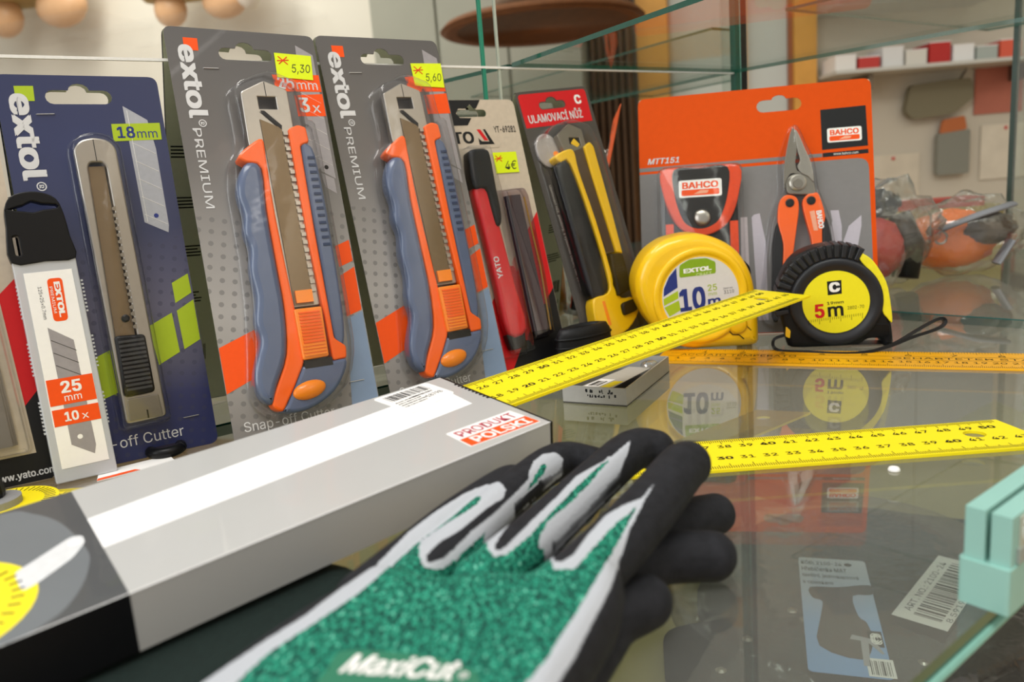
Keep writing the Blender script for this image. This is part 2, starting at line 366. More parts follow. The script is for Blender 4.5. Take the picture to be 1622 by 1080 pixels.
# deck below the shelf, the shop floor and the two far walls
dk = mesh('floor_case', *prism([(-70, 10), (22, 16), (70, 30), (70, 110), (22.3, 74.3), (-70, 8.3+1.7)][:5], -25, -24), mat('deck_cream', 'b5a878', .6, var=.08, scale=60)); dk['kind'] = 'structure'
def planks_mat(name, c0, c1):
    m, t, b = nt(name); N = t.nodes; L = t.links; b.inputs['Roughness'].default_value = .45
    tc = N.new('ShaderNodeTexCoord'); mp = N.new('ShaderNodeMapping'); mp.inputs['Scale'].default_value = (2, 22, 2); nz = N.new('ShaderNodeTexNoise'); nz.inputs['Scale'].default_value = 3; nz.inputs['Detail'].default_value = 6
    cr = N.new('ShaderNodeValToRGB'); cr.color_ramp.elements[0].color = rgb(hexc(c0)); cr.color_ramp.elements[1].color = rgb(hexc(c1))
    L.new(tc.outputs['Object'], mp.inputs[0]); L.new(mp.outputs[0], nz.inputs['Vector']); L.new(nz.outputs['Fac'], cr.inputs[0]); L.new(cr.outputs[0], b.inputs['Base Color']); return m
fl = mesh('floor', *box(-250, 260, -400, 320, -101, -100), planks_mat('wood_floor', '7d5a38', 'b98e5e')); fl['kind'] = 'structure'
fs = mesh('trim_4', *box(58, 68, -200, 120, -100, -99.6), mat('pale_joint', 'cfc4b4', .6)); fs['kind'] = 'structure'
cream = mat('cream_plaster', 'ddd8cc', .8, var=.03, scale=6)
wr = mesh('wall_right', *box(250, 260, -400, 300, -100, 250), cream); wr['kind'] = 'structure'
wf = mesh('wall_far', *box(-120, 260, 300, 310, -100, 250), mat('beige_plaster', 'c9c2b0', .8, var=.05, scale=5)); wf['kind'] = 'structure'
pine = mat('golden_pine', 'd9a04a', .45, var=.15, scale=25); grey_panel = mat('grey_green_panel', 'a3a396', .6, var=.06, scale=8)
blue_panel = mat('grey_blue_panel', '8f9a9c', .5, var=.08, scale=6); brown_panel = mat('brown_panel', '6a5340', .7, var=.2, scale=8); pale_pane = mat('pale_pane', 'c9cfc8', .2, var=.05, scale=8)
# right wall, seen in the mirror: a tall grey-green cabinet, a brown curtain and a pine window
def cabinet(name, label, y0, y1, z0, z1, m, doors, x=250, depth=14):
    t = thing(name, label, 'cabinet', (x, (y0+y1)/2, z0)); c = (y0+y1)/2
    mesh('body', *box(-depth, -.05, y0-c, y1-c, 0, z1-z0), m, t); wd = (y1-y0)/doors
    for k in range(doors):
        d = mesh('door', *box(-depth-1.5, -depth, y0-c+wd*k+.6, y0-c+wd*(k+1)-.6, 2, z1-z0-2), m, t)
        mesh('handle', *box(-depth-3, -depth-1.5, y0-c+wd*(k+.85), y0-c+wd*(k+.85)+1.2, (z1-z0)*.5, (z1-z0)*.5+9), dark_metal, d)
    return t
cabinet('tall_cabinet', 'tall grey-green shop cabinet reflected behind the slim red knife card', -71, 12, -100, 150, grey_panel, 3)
t = thing('brown_curtain', 'dark brown curtain hanging beside the pine window, seen in the mirror', 'curtain', (249, 21, -60))
for k in range(6): mesh('fold', *prism(smoothloop([(-6+(k % 2), -8+k*2.6), (-2, -6.9+k*2.6), (-6+(k % 2), -5.6+k*2.6), (-9-(k % 2), -6.8+k*2.6)], 4), 0, 190), brown_panel, t, smooth=True)
def pine_window(name, label, O, U, wd, hh, fw, mull=True):
    t = thing(name, label, 'window', O, U, (0, 0, 1))
    mesh('frame_post', *box(0, fw, 0, hh, 0, 6), pine, t); mesh('frame_post', *box(wd-fw, wd, 0, hh, 0, 6), pine, t)
    mesh('frame_rail', *box(fw, wd-fw, hh-fw, hh, 0, 6), pine, t); mesh('frame_rail', *box(fw, wd-fw, 0, fw, 0, 6), pine, t)
    mesh('pane', *box(fw, wd-fw, fw, hh-fw, 1, 2), pale_pane, t)
    if mull: mesh('mullion', *box(wd*.72, wd*.72+3.5, fw, hh-fw, 2, 4), mat('reddish_mullion', 'a0603c', .5), t)
    return t
pine_window('pine_window', 'golden pine window frame reflected left of the corner post', (249, 76, -20), (0, -1, 0), 46, 190, 11, False)
pine_window('pine_window', 'orange pine window frame seen through the glass right of the corner post', (84, 299, -30), (1, 0, 0), 33, 112, 8)
# far wall goods
t = thing('grey_cabinet', 'grey-blue wall cabinet beside the pine window in the background', 'cabinet', (148, 299, 62))
mesh('body', *box(-31, 27, -22, -.05, 0, 100), blue_panel, t)
for k in range(2): mesh('door', *box(-30+28.5*k, -2+28.5*k, -23.5, -22, 1, 99), blue_panel, t)
t = thing('wall_board', 'pale grey board shelf with boxed goods in the background', 'shelf', (152, 299, 41)); mesh('board', *box(-34, 45, -20, -.05, -.6, .6), mat('pale_board', 'c6c6bc', .5), t)
mesh('bracket', *box(-20, -18.6, -14, -.05, -6, -.6), steel, t); mesh('bracket', *box(38, 39.4, -14, -.05, -6, -.6), steel, t)
cols = ['e8e4dc', 'c2403a', 'dcdcd8', 'd8d4c8', 'b8302c', 'e6e6e2', 'a8b0a8', 'd86048']
for k in range(8):
    x = 123+k*8.2; c = mat('box_card_%d' % k, cols[k], .6)
    bx_ = thing('goods_box', ['white', 'red', 'pale grey', 'cream', 'dark red', 'plain white', 'grey-green', 'salmon'][k]+' goods box on the background board shelf', 'box', (x, 289, 41.65), group='boxes on the far board shelf')
    hh = [5, 4, 6.5, 5, 7, 5.5, 4.5, 6][k]; mesh('carton', *box(-3.6, 3.6, -6, 6, 0, hh), c, bx_); mesh('flap', *box(-3.7, 3.7, -6.1, 0, hh, hh+.3), white, bx_)
t = thing('hanging_hammer', 'dark olive tool hanging on the far wall at right', 'tool', (162, 296, 31))
mesh('head', *prism(fillet([(-12, -4), (-9, -7), (6, -6), (13, -1), (12, 6), (4, 6), (-10, 5)], 1.5), -1.5, 1.5), mat('olive_tool', '7a745c', .5), t).rotation_euler = (PI/2, 0, 0)
mesh('hook', *tube([(10, 2.9, 6), (10, -1, 9), (10, -2, 11)], .4, 6), steel, t)
t = thing('hanging_packet', 'small grey packet hanging below the olive tool on the far wall', 'packet', (169, 297, 3))
mesh('packet', *prism(fillet([(-6, 0), (6, 0), (6, 16), (-6, 15)], 1), -1, 1), mat('grey_packet', '85867a', .5), t).rotation_euler = (PI/2, 0, 0)
mesh('header', *prism(fillet([(-5, 15), (5, 16), (4, 21), (-4, 20)], 1), -.6, .6), mat('orange_header', 'b86a3c', .5), t).rotation_euler = (PI/2, 0, 0)
t = thing('glass_door', 'upright glass door edge at the far right of the showcase', 'glass edge', (59.6, 92, -.0), (.65, -.76, 0), (0, 0, 1))
mesh('pane', *box(0, 30, 0, 60, -.3, .3), shelf_glass, t); mesh('edge', *box(-.5, 0, 0, 60, -.45, .45), mat('smoky_glass_edge', '3c4a44', .2), t)
for k, (x0_, x1_, z0_, z1_, hx, nm_) in enumerate([(178, 196, 24, 44, 'b8705c', 'faded red poster'), (181, 199, 0, 20, 'd8d0bc', 'pale paper notice'), (138, 158, -6, 12, 'd2c9b4', 'buff paper notice')]):
    t = thing('wall_poster', nm_+' pinned to the far wall', 'poster', ((x0_+x1_)/2, 299.4, z0_)); hw = (x1_-x0_)/2
    mesh('sheet', *box(-hw, hw, -.2, .2, 0, z1_-z0_), mat('poster_%d' % k, hx, .7, var=.2, scale=12), t); mesh('pin', *sphere((0, -.5, z1_-z0_-1.5), .6, 8, 6), red_ink, t)
# straw hat and figurines on wall shelves, seen in the mirror
straw = mat('brown_straw', '7a4c2a', .7, var=.35, scale=40, bump=.3)
t = thing('straw_hat', 'wide brown straw hat hanging on a cord, reflected in the mirror', 'hat', (193, 9, 58))
mesh('brim', *lathe(0, 0, [(29, 2.5), (31, 1.0), (31.6, 1.4), (30, 3.0), (22, 4.2), (14, 5.5), (13, 6)], 48), straw, t, smooth=True)
mesh('brim_underside', *lathe(0, 0, [(12.5, 4.8), (20, 2.2), (29.2, .4), (31, .9)], 48), straw, t, smooth=True)
mesh('crown', *lathe(0, 0, [(14, 5.4), (13.2, 14), (12, 18), (7, 21), (1, 21.6)], 40), straw, t, smooth=True)
mesh('hat_band', *lathe(0, 0, [(14.3, 6), (14.2, 10)], 40), brown_panel, t, smooth=True); mesh('cord', *tube([(0, 0, 21), (0, 0, 190)], .25, 6), brown_panel, t)
skin = mat('peach_ceramic', 'd9ad84', .35, var=.08, scale=20); straw_pale = mat('pale_straw', 'b09660', .7, var=.2, scale=30); flower = mat('flower_cloth', 'e6dccf', .6, var=.1, scale=20)
for k, (y, z, lab, sc) in enumerate([(-236, 96, 'peach ceramic figurine with straw skirt, leftmost in the mirror', 1.0), (-148, 88, 'peach ceramic figurine with a white flowered sleeve, in the mirror above the grey knife card', .8)]):
    t = thing('ceramic_figurine', lab, 'figurine', (232, y, z), group='figurines reflected above the cards')
    mesh('foot', *sphere((0, 18*sc, 8*sc), (7*sc, 13*sc, 9*sc), 16, 10), skin, t, smooth=True); mesh('foot', *sphere((0, -16*sc, 8*sc), (7*sc, 9*sc, 9*sc), 16, 10), skin, t, smooth=True)
    mesh('skirt', *lathe(0, 0, [(30*sc, 13*sc), (33*sc, 16*sc), (26*sc, 30*sc), (14*sc, 42*sc), (2, 46*sc)], 30, .4, 1), straw_pale, t, smooth=True)
    mesh('sleeve', *sphere((-2, (-30 if k == 0 else 34)*sc, 14*sc), (7*sc, 8*sc, 13*sc), 14, 10), flower, t, smooth=True)
    ws = tag(mesh('wall_shelf', *box(212, 249.9, y-50, y+50, z-2.2, z-.9), clear('thin_wall_glass_%d' % k, f0=.03, f1=.1)), 'thin glass wall shelf under the %s figurine, seen in the mirror' % ('straw skirted' if k == 0 else 'flowered'), 'shelf')

# ------------------------------------------------------------------ packs on cards
A = dict(O=(-23.043, 37.862, 0.127), U=(0.84379, 0.53641, -0.01698), V=(-0.06247, 0.12959, 0.9896), w=7.482, h=20.087)
B = dict(O=(-14.947, 39.51, 0.33), U=(0.84536, 0.53273, -0.03948), V=(-0.11095, 0.24739, 0.96254), w=8.37, h=23.167)
Cc = dict(O=(-7.371, 45.199, 0.081), U=(0.83593, 0.54876, -0.00976), V=(-0.13295, 0.21971, 0.96646), w=8.327, h=23.173)
D = dict(O=(-1.723, 50.753, 0.019), U=(0.83662, 0.54777, -0.00281), V=(-0.13121, 0.20538, 0.96985), w=6.8, h=19.214)
E_ = dict(O=(5.522, 54.974, 0.0), U=(0.8459, 0.52915, 0.06674), V=(-0.1974, 0.19438, 0.96086), w=6.621, h=19.928)
F = dict(O=(10.422, 60.523, 0.104), U=(0.97441, -0.2247, -0.00602), V=(0.05985, 0.23354, 0.9705), w=17.304, h=18.95)
H = dict(O=(-22.983, 37.023, 0.048), U=(0.81472, 0.57957, -0.01804), V=(-0.06656, 0.12438, 0.99))

# --- navy snap-off cutter card
a = thing('cutter_pack', 'navy blister card with a slim silver snap-off cutter and an 18mm label', 'cutter', A['O'], A['U'], A['V'])
c = hanging_card(a, A['w'], A['h'], print_card('navy_card', [(0, '1d2552'), (.13, '262c5c'), (.2, '4a4a63'), (.33, '5a5870'), (.5, '2f3658'), (.7, '262f58'), (.84, '232c55')], ('33344e', .115, .55), .0062, .2, .2), euro(3.65, 18.63, 19.34, 2.1, 5.15, .48, 19.68), .45)
card_back(c, A['w'], A['h'], 0, 3, euro(3.65, 18.63, 19.34, 2.1, 5.15, .48, 19.68))
poly('lime_square', [(.82, 18.78), (1.62, 18.78), (1.66, 19.53), (.82, 19.52)], green_ink, c)
txt(c, 'extol', .5, 19.15, 4.32, 1.08, ink_grey, DOWN, .02, .035); txt(c, '®', 1.02, 14.75, .45, .45, ink_grey, DOWN)
staple(c, 1.57, 2.4, 18.12); staple(c, 5.89, 6.71, 1.71)
pb = poly('printed_blade', [(5.58, 18.54), (6.67, 17.8), (6.86, 16.28), (6.85, 12.16), (6.77, 11.76), (5.67, 12.39)], mat('blade_print', 'a9abb2', .4, .15), c, .012)
for k in range(5): mesh('score_line', *tube([(5.75, 16.6-.95*k, .016), (6.8, 16.0-.95*k, .016)], .012, 4), white, pb)
mesh('score_line', *tube([(5.75, 18.3, .016), (5.83, 12.4, .016)], .012, 4), white, pb); mesh('blade_hole', *cyl(6.3, 12.7, .12, .013, .018, 16), navy_ink, pb)
lb = poly('lime_label', [(4.87, 16.7), (7.23, 16.75), (7.26, 17.64), (4.89, 17.6)], green_ink, c, .02); txt(lb, '18', 5.1, 16.86, .85, .6, navy_ink, 0, .03, .02); txt(lb, 'mm', 6.05, 16.86, 1.0, .34, navy_ink, 0, .03)
for pts in ([(6.49, 9.03), (7.37, 9.45), (7.4, 8.4), (6.5, 7.93)], [(6.5, 7.51), (7.44, 8.01), (7.44, 5.8), (6.55, 5.38)], [(4.97, 6.87), (6.23, 7.44), (6.3, 5.28), (5.16, 4.75)], [(2.2, 5.63), (2.95, 5.92), (2.98, 3.66), (2.23, 3.44)]): poly('lime_stripe', pts, green_ink, c)
txt(c, 'Snap-off Cutter', .5, .62, 5.3, .72, ink_grey)
kn = shape('knife_body', [fillet([(2.86, 16.2), (3.25, 16.6), (3.85, 16.72), (4.45, 16.6), (4.8, 16.2), (5.0, 2.08), (3.02, 2.03)], .25), fillet([(3.38, 15.2), (3.5, 15.45), (4.05, 15.45), (4.2, 15.2), (4.26, 3.5), (3.2, 3.5)], .12)], .2, .95, steel_light, a, .1, 3, True)
mesh('centre_crease', *box(3.79, 3.83, 15.5, 16.6, .94, .955), dark_metal, kn)
shape('blade', [[(3.3, 15.3), (4.15, 15.3), (4.2, 3.6), (3.15, 3.6)]], .3, .62, brass_steel, a)
teeth = []
for k in range(19): y = 13.2-k*.34; teeth.append(prism([(4.3, y), (4.12, y-.08), (4.12, y-.2), (4.3, y-.27)], .8, .96))
mesh('serrated_rail', *merge(teeth), steel, a); mesh('rivet', *lathe(3.88, 7.43, [(.2, .6), (.2, .72), (.12, .76)], 18), dark_metal, a)
sl = shape('slider', [fillet([(3.2, 3.4), (4.62, 3.45), (4.6, 6.5), (3.16, 6.6)], .22)], .7, 1.2, black_plastic, a, .12, 2, True)
for k in range(12): mesh('grip_rib', *box(3.3, 4.5, 3.72+k*.225, 3.84+k*.225, 1.18, 1.3), mat('rib_grey', '3a3a3c', .35, coat=.3), sl)
shape('tip_clip', [fillet([(3.2, 2.15), (4.8, 2.15), (4.75, 3.3), (3.25, 3.3)], .1)], .9, 1.02, steel, a, .04); mesh('tip_slot', *box(4.05, 4.13, 2.15, 2.6, 1.02, 1.03), black, a)
shell('blister', fillet([(2.68, 16.3), (3.1, 16.85), (3.85, 17.0), (4.55, 16.85), (5.05, 16.25), (5.22, 1.8), (2.75, 1.75)], .3), 1.42, blister, a, .12)

# --- grey premium cutter cards: one prototype, then a copy
def premium(label, fr):
    r = thing('heavy_cutter_pack', label, 'cutter', fr['O'], fr['U'], fr['V'], 'grey premium cutter cards')
    W_, H_ = 8.37, 23.167
    c = hanging_card(r, W_, H_, print_card('grey_card', [(0, '757270'), (.12, '8b8784'), (.3, '9c9895'), (.45, '8a8683'), (.62, '66625f'), (.8, '5c5855'), (.96, '545150')], ('5c5a5a', .125, .6), .0066, .21, .2), euro(4.2, 21.42, 22.12, 2.72, 5.72, .52, 22.5), .45)
    card_back(c, W_, H_, 0, 7, euro(4.2, 21.42, 22.12, 2.72, 5.72, .52, 22.5))
    poly('orange_square', [(.92, 21.85), (1.66, 21.85), (1.7, 22.56), (.94, 22.57)], orange_ink, c)
    txt(c, 'extol', .57, 22.16, 4.2, 1.02, ink_grey, DOWN, .02, .03); txt(c, '®', 1.0, 17.9, .42, .42, ink_grey, DOWN); txt(c, 'PREMIUM', .62, 17.4, 4.48, .45, ink_grey, DOWN)
    staple(c, 1.75, 2.59, 20.85); staple(c, 6.76, 7.68, 2.4)
    pb = poly('printed_blade', [(7.19, 22.53), (8.16, 21.97), (8.2, 14.4), (6.82, 15.22)], mat('blade_print_grey', '9a9698', .4, .15), c, .012)
    for k in range(6): mesh('score_line', *tube([(7.0, 20.6-.95*k, .016), (8.15, 19.95-.95*k, .016)], .012, 4), white, pb)
    poly('printed_blade', [(7.3, 14.8), (8.1, 14.4), (8.1, 13.5), (7.5, 13.9)], mat('blade_print_grey', ''), c, .01)
    mesh('blade_hole', *cyl(7.75, 15.1, .13, .013, .018, 16), dark_metal, pb)
    l1 = poly('orange_label', [(5.6, 19.66), (8.3, 19.71), (8.3, 20.75), (5.5, 20.65)], orange_ink, c, .02); txt(l1, '25', 5.75, 19.8, .95, .78, ink_grey, 0, .03, .02); txt(l1, 'mm', 6.85, 19.82, 1.25, .42, ink_grey, 0, .03)
    l2 = poly('orange_label', [(6.62, 18.18), (8.3, 18.22), (8.31, 19.58), (6.6, 19.46)], orange_ink, c, .02); txt(l2, '3', 6.78, 18.42, .62, .9, ink_grey, 0, .03, .02); txt(l2, 'x', 7.55, 18.42, .5, .45, ink_grey, 0, .03)
    for pts in ([(.02, 2.84), (2.3, 3.75), (2.75, 6.35), (.02, 5.33)], [(7.37, 10.35), (8.3, 10.67), (8.3, 9.41), (7.41, 9.1)], [(7.35, 8.58), (8.33, 9.06), (8.3, 6.48), (7.27, 6.15)]): poly('orange_stripe', pts, orange_ink, c)
    poly('blue_corner', [(7.25, 6.0), (8.33, 6.4), (8.33, .3), (6.6, .3)], mat('pale_blue_ink', '7f93ae', .4, var=.1, scale=60), c, .01)
    txt(c, 'Snap-off Cutter', .6, .55, 5.0, .68, ink_grey)
    # the knife
    sv = shape('blade_sleeve', [fillet([(3.3, 19.2), (4.69, 19.9), (5.93, 19.4), (5.93, 16.5), (5.62, 12), (5.62, 6.9), (4.05, 6.9), (3.85, 12), (3.25, 16.3)], .15), [(4.2, 18.25), (4.2, 18.95), (5.2, 18.95), (5.2, 18.25)]], .35, .85, steel_light, r, .06, 2)
    mesh('sleeve_crease', *box(4.66, 4.7, 18.96, 19.8, .85, .86), dark_metal, sv)
    bl = shape('blade', [[(4.08, 17.6), (5.2, 17.1), (5.25, 7.0), (4.15, 7.0)]], .84, .93, brass_steel, r); poly('blade_tip', [(4.15, 18.1), (4.4, 18.1), (5.25, 17.25), (5.2, 17.0)], dark_metal, bl, .94)
    tl = []
    for k in range(21): y = 16.9-k*.45; tl.append(box(5.22, 5.48, y-.22, y, .85, 1.02))
    mesh('serrated_rail', *merge(tl), steel_light, r)
    inner = [(2.41, 2.82), (3.2, 4.42), (3.5, 6.81), (3.5, 9.26), (3.5, 12.4), (3.62, 14.72)]
    shape('handle_body', [smoothloop([(2.49, 15.41), (3.25, 16.08), (3.95, 16.38), (3.98, 15.3), (3.92, 12.1), (4.05, 7.1), (4.12, 4.3), (3.73, 3.3), (2.73, 1.74), (2.41, 1.42), (1.98, 1.85)]+inner+[(2.87, 15.05)], 3)], .15, 1.2, tool_orange, r, .12, 2, True)
    shape('handle_rail', [fillet([(5.5, 16.99), (6.08, 17.22), (6.52, 17.08), (6.56, 16.19), (6.02, 16.0), (5.95, 11.24), (5.95, 4.91), (6.55, 4.4), (6.46, 3.72), (5.64, 3.68), (5.62, 6.92), (5.5, 10.54)], .15)], .15, 1.2, tool_orange, r, .1, 2, True)
    shape('finger_grip', [smoothloop([(2.92, 15.08), (2.35, 14.31), (2.11, 13.27), (2.27, 12.2), (2.1, 11.2), (2.29, 10.3), (2.07, 9.1), (2.15, 7.7), (1.87, 6.35), (1.97, 5.3), (1.6, 4.33), (1.3, 3.37), (1.44, 2.33), (2.0, 1.86)]+inner, 3)], .12, 1.3, grip_blue, r, .35, 4, True)
    shape('heel', [smoothloop([(3.99, 3.62), (4.8, 3.66), (5.66, 3.7), (6.43, 3.68), (6.2, 2.91), (5.4, 1.97), (4.23, 1.38), (3.15, 1.22), (2.41, 1.42), (2.75, 1.76), (3.73, 3.3)], 3)], .12, 1.22, grip_blue, r, .2, 3, True)
    sg = shape('side_grip', [smoothloop([(6.04, 16.1), (6.5, 16.1), (6.82, 15.4), (6.9, 12), (6.78, 6.5), (6.45, 4.5), (5.98, 4.91), (5.97, 8), (5.98, 11.6)], 3)], .12, 1.15, grip_blue, r, .18, 2, True)
    for k in range(13): mesh('grip_rib', *box(6.3, 6.7, 15.2-k*.42, 15.36-k*.42, 1.13, 1.19), mat('dark_blue_rubber', '303c58', .5), sg)
    sl = shape('slider', [fillet([(3.95, 3.92), (5.4, 3.95), (5.48, 6.74), (3.94, 6.74)], .12)], 1.0, 1.42, amber, r, .08, 2)
    for k in range(14): mesh('grip_rib', *box(4.12 if k > 3 else 4.05, 5.3, 4.1+k*.18, 4.19+k*.18, 1.41, 1.49), tool_orange if k > 3 else amber, sl)
    shape('slider_tongue', [[(4.25, 7.1), (5.2, 7.1), (5.21, 7.8), (4.25, 7.79)]], .9, 1.1, amber, r)
    mesh('slot_gap', *box(4.02, 5.6, 3.45, 3.9, 1.0, 1.23), dark_metal, r)
    bt = mesh('lock_button', *sphere((0, 0, 1.2), (.95, .5, .32), 20, 10), amber, r, smooth=True); bt.location = (4.05*S, 2.3*S, 0); bt.rotation_euler = (0, 0, .18)
    shell('blister', smoothloop([(2.75, 19.3), (3.6, 19.85), (4.8, 20.3), (5.8, 20.0), (6.5, 19.6), (6.62, 18.4), (6.7, 17.5), (7.1, 17.2), (7.16, 14.3), (7.16, 9), (7.1, 5.6), (6.95, 3.9), (6.2, 2.2), (4.7, 1.15), (3.2, .95), (1.9, 1.3), (1.1, 2.4), (1.3, 4.2), (1.65, 6.8), (1.85, 10.2), (1.85, 13.6), (2.2, 15.4), (2.68, 16.0), (2.74, 17.6)], 2), 1.58, blister, r, .14)
    return r
def dup(root, fr, label):
    r = root.copy(); COL.objects.link(r); r['label'] = label
    U = Vector(fr['U']).normalized(); V = Vector(fr['V']); N = U.cross(V).normalized(); V = N.cross(U); m = Matrix((U, V, N)).transposed().to_4x4(); m.translation = Vector(fr['O'])*S; r.matrix_world = m
    for ch in list(root.children):
        c_ = ch.copy(); COL.objects.link(c_); c_.parent = r
        for g in ch.children: d = g.copy(); COL.objects.link(d); d.parent = c_
    return r
p1 = premium('grey card with orange and blue heavy cutter, nearer one, beside the navy card', B)
p2 = dup(p1, Cc, 'grey card with orange and blue heavy cutter, second one, beside the slim red knife')
cd1 = [o for o in p1.children if o.name.startswith('backing_card')][0]; cd2 = [o for o in p2.children if o.name.startswith('backing_card')][0]
def sticker_part(root, pts, text, z=.05):
    st = shape('price_sticker', [pts], z, z+.012, sticker_lime, root); st['label'] = 'lime price sticker reading %s in pen' % text
    (x0, y0), (x1, y1), (x2, y2), (x3, y3) = pts; wd = x1-x0; hh = y0-y3
    txt(st, text, x0+wd*.4, y3+hh*.14, wd*.52, hh*.42, pen, .02, z+.02, -.012, .25, name='handwriting')
    c = (x0+wd*.2, y0-hh*.3); k = .16*wd
    for a_ in (.7, -.75, .1):
        d = (math.cos(a_)*k, math.sin(a_)*k); mesh('pen_stroke', *tube([(c[0]-d[0], c[1]-d[1], z+.02), (c[0]+d[0], c[1]+d[1], z+.02)], .035, 5, flat=.3), red_pen, st)
sticker_part(p1, [(5.84, 21.97), (8.02, 21.9), (7.9, 20.4), (5.78, 20.5)], '5,30')
sticker_part(p2, [(6.1, 21.55), (8.35, 21.6), (8.25, 19.95), (6.1, 20.05)], '5,60')

# --- slim red knife card with spare blades
d = thing('slim_knife_pack', 'cream, red and black blister card with a red and black pen knife', 'knife', D['O'], D['U'], D['V'])
cream_card = mat('cream_card', 'c4b6a2', .5, var=.12, scale=260); X0 = -.8
c = hanging_card(d, 7.6, 19.214, cream_card, euro(3.1, 18.0, 18.52, 1.9, 4.3, .42, 18.85), .5, X0); card_back(c, 7.6, 19.2, X0, 11, euro(3.1, 18.0, 18.52, 1.9, 4.3, .42, 18.85))
shape('black_corner', [[(X0+.02, 18.9), (X0+.4, 19.2), (4.0, 19.2), (3.55, 18.6), (3.3, 18.6), (3.1, 18.9), (2.7, 18.6), (2.1, 18.6), (1.85, 18.26), (2.1, 17.95), (3.0, 17.92), (2.59, 17.41), (X0+.02, 17.41)]], .002, .01, black, c)
poly('red_band', [(X0+.02, 2.6), (6.78, 11.0), (6.78, 5.45), (1.5, .1), (X0+.02, .1)], red_ink, c); poly('black_corner', [(6.78, 5.45), (6.78, .2), (6.5, .02), (1.4, .02)], black, c)
pl = shape('name_plate', [rrect(X0+.2, 4.8, 15.78, 17.36, .1)], .012, .022, cream_card, c); txt(pl, 'YATO', -.45, 16.13, 3.3, .84, black, 0, .03, .03)
poly('plate_mark', [(3.2, 17.1), (3.5, 17.1), (3.98, 16.3), (3.66, 16.3)], red_ink, pl, .03); poly('plate_mark', [(3.72, 17.1), (3.9, 17.1), (4.45, 16.02), (3.2, 16.02), (3.2, 16.5), (3.45, 16.25), (4.05, 16.22)], black, pl, .03)
txt(c, 'YT-69281', 4.62, 16.84, 1.85, .46, black, 0, .02, .012)
sticker_part(d, [(4.08, 15.41), (6.06, 15.41), (5.99, 13.92), (4.04, 13.93)], '4€')
bd = shape('knife_body', [smoothloop([(1.42, 12.9), (2.3, 12.8), (2.75, 11.5), (2.95, 9), (3.1, 6), (3.3, 2.9), (1.72, 2.75), (1.6, 6), (1.5, 10)], 3)], .1, .95, mat('red_plastic', 'c8141c', .35, coat=.3), d, .25, 3, True)
txt(bd, 'YATO', 2.2, 6.55, 1.5, .42, ink_grey, PI/2+.03, .965, .02)
shape('cap', [smoothloop([(1.5, 14.9), (1.7, 15.35), (2.3, 15.45), (2.95, 15.38), (3.2, 14.9), (3.12, 12.77), (3.1, 10.97), (2.85, 10.15), (2.5, 10.2), (2.38, 11.6), (2.25, 12.7), (1.33, 12.85)], 3)], .1, 1.15, black_plastic, d, .22, 3, True)
shape('tail', [fillet([(1.62, 2.75), (3.15, 2.75), (3.05, 1.69), (1.85, 1.64)], .15)], .15, .75, dark_metal, d, .1); poly('red_foot', [(1.5, 1.4), (2.9, 1.5), (2.0, .3), (1.55, .3)], red_ink, c, .02)
tb = shell('blade_tube', fillet([(3.72, 12.6), (5.6, 12.7), (5.85, 12.1), (5.85, 6.4), (5.6, 2.2), (3.7, 2.05)], .25), .95, clear('smoky_tube', (.72, .66, .7), .06, .06, .7, 3), d, .15)
for k in range(3): shape('spare_blade', [[(4.0+.12*k, 12.2), (5.3, 12.2), (5.3, 2.6), (4.0+.12*k, 2.6)]], .25+.12*k, .3+.12*k, mat('purple_steel', '6f666c', .3, .8), d)
mesh('yellow_rim', *tube([(5.6, 12.0, .5), (5.72, 7, .5), (5.45, 2.5, .5)], .06, 6), mat('yellow_rim', 'c09a30', .4), d)
shell('blister', fillet([(1.15, 15.5), (1.7, 15.75), (3.4, 15.65), (3.55, 12.6), (3.5, 1.3), (1.35, 1.25)], .25), 1.3, blister, d, .14)

# --- red-topped card with yellow knife
e = thing('yellow_knife_pack', 'red-topped grey card with a yellow and black snap-off knife, lettered in Czech', 'knife', E_['O'], E_['U'], E_['V'])
c = hanging_card(e, 6.621, 19.928, mat('graphite_card', '4b4641', .45, var=.15, scale=80), euro(3.0, 18.5, 19.0, 1.86, 4.18, .45, 19.32), .45); card_back(c, 6.62, 19.9, 0, 17, euro(3.0, 18.5, 19.0, 1.86, 4.18, .45, 19.32))
poly('red_header', fillet([(.18, 17.21), (6.26, 17.21), (6.32, 19.72), (.2, 19.72)], [0, 0, .3, .3]), red_ink, c)
# the header keeps the hang slot open
hd = [o for o in c.children if o.name.startswith('red_header')][0]; bpy.data.objects.remove(hd)
shape('red_header', [fillet([(.18, 17.21), (6.3, 17.21), (6.4, 19.72), (.2, 19.72)], [0, 0, .3, .3]), euro(3.0, 18.45, 19.05, 1.8, 4.24, .5, 19.38)], .004, .012, red_ink, c)
txt(c, 'ULAMOVACÍ NŮŽ', .57, 17.52, 4.95, .82, ink_grey, 0, .02, .02); txt(c, 'C', 5.15, 18.6, .62, .72, white, 0, .02, .04)
txt(c, '5x NÁHRADNÍ BŘIT', 1.28, 12.15, 6.4, .4, mat('bright_red_ink', 'f02a24', .5), DOWN+.02, .02, .02); txt(c, 'Ulamovací nůž, plastový, s výsuvnou čepelí, bez 18 mm', .62, 12.85, 7.9, .3, mat('pale_print', 'd0c8bc', .5), DOWN+.02, .02)
bw = mesh('blade_wheel', *lathe(1.35, 15.35, [(1.1, .05), (1.1, .2), (1.0, .24)], 30, .92, 1.15), mat('wheel_plastic', 'b0a8a4', .35, .3), e, smooth=False); mesh('wheel_hub', *lathe(1.9, 15.0, [(.22, .24), (.2, .32)], 14), amber, bw)
yk = mat('knife_yellow', 'f0bf10', .33, var=.04, coat=.3)
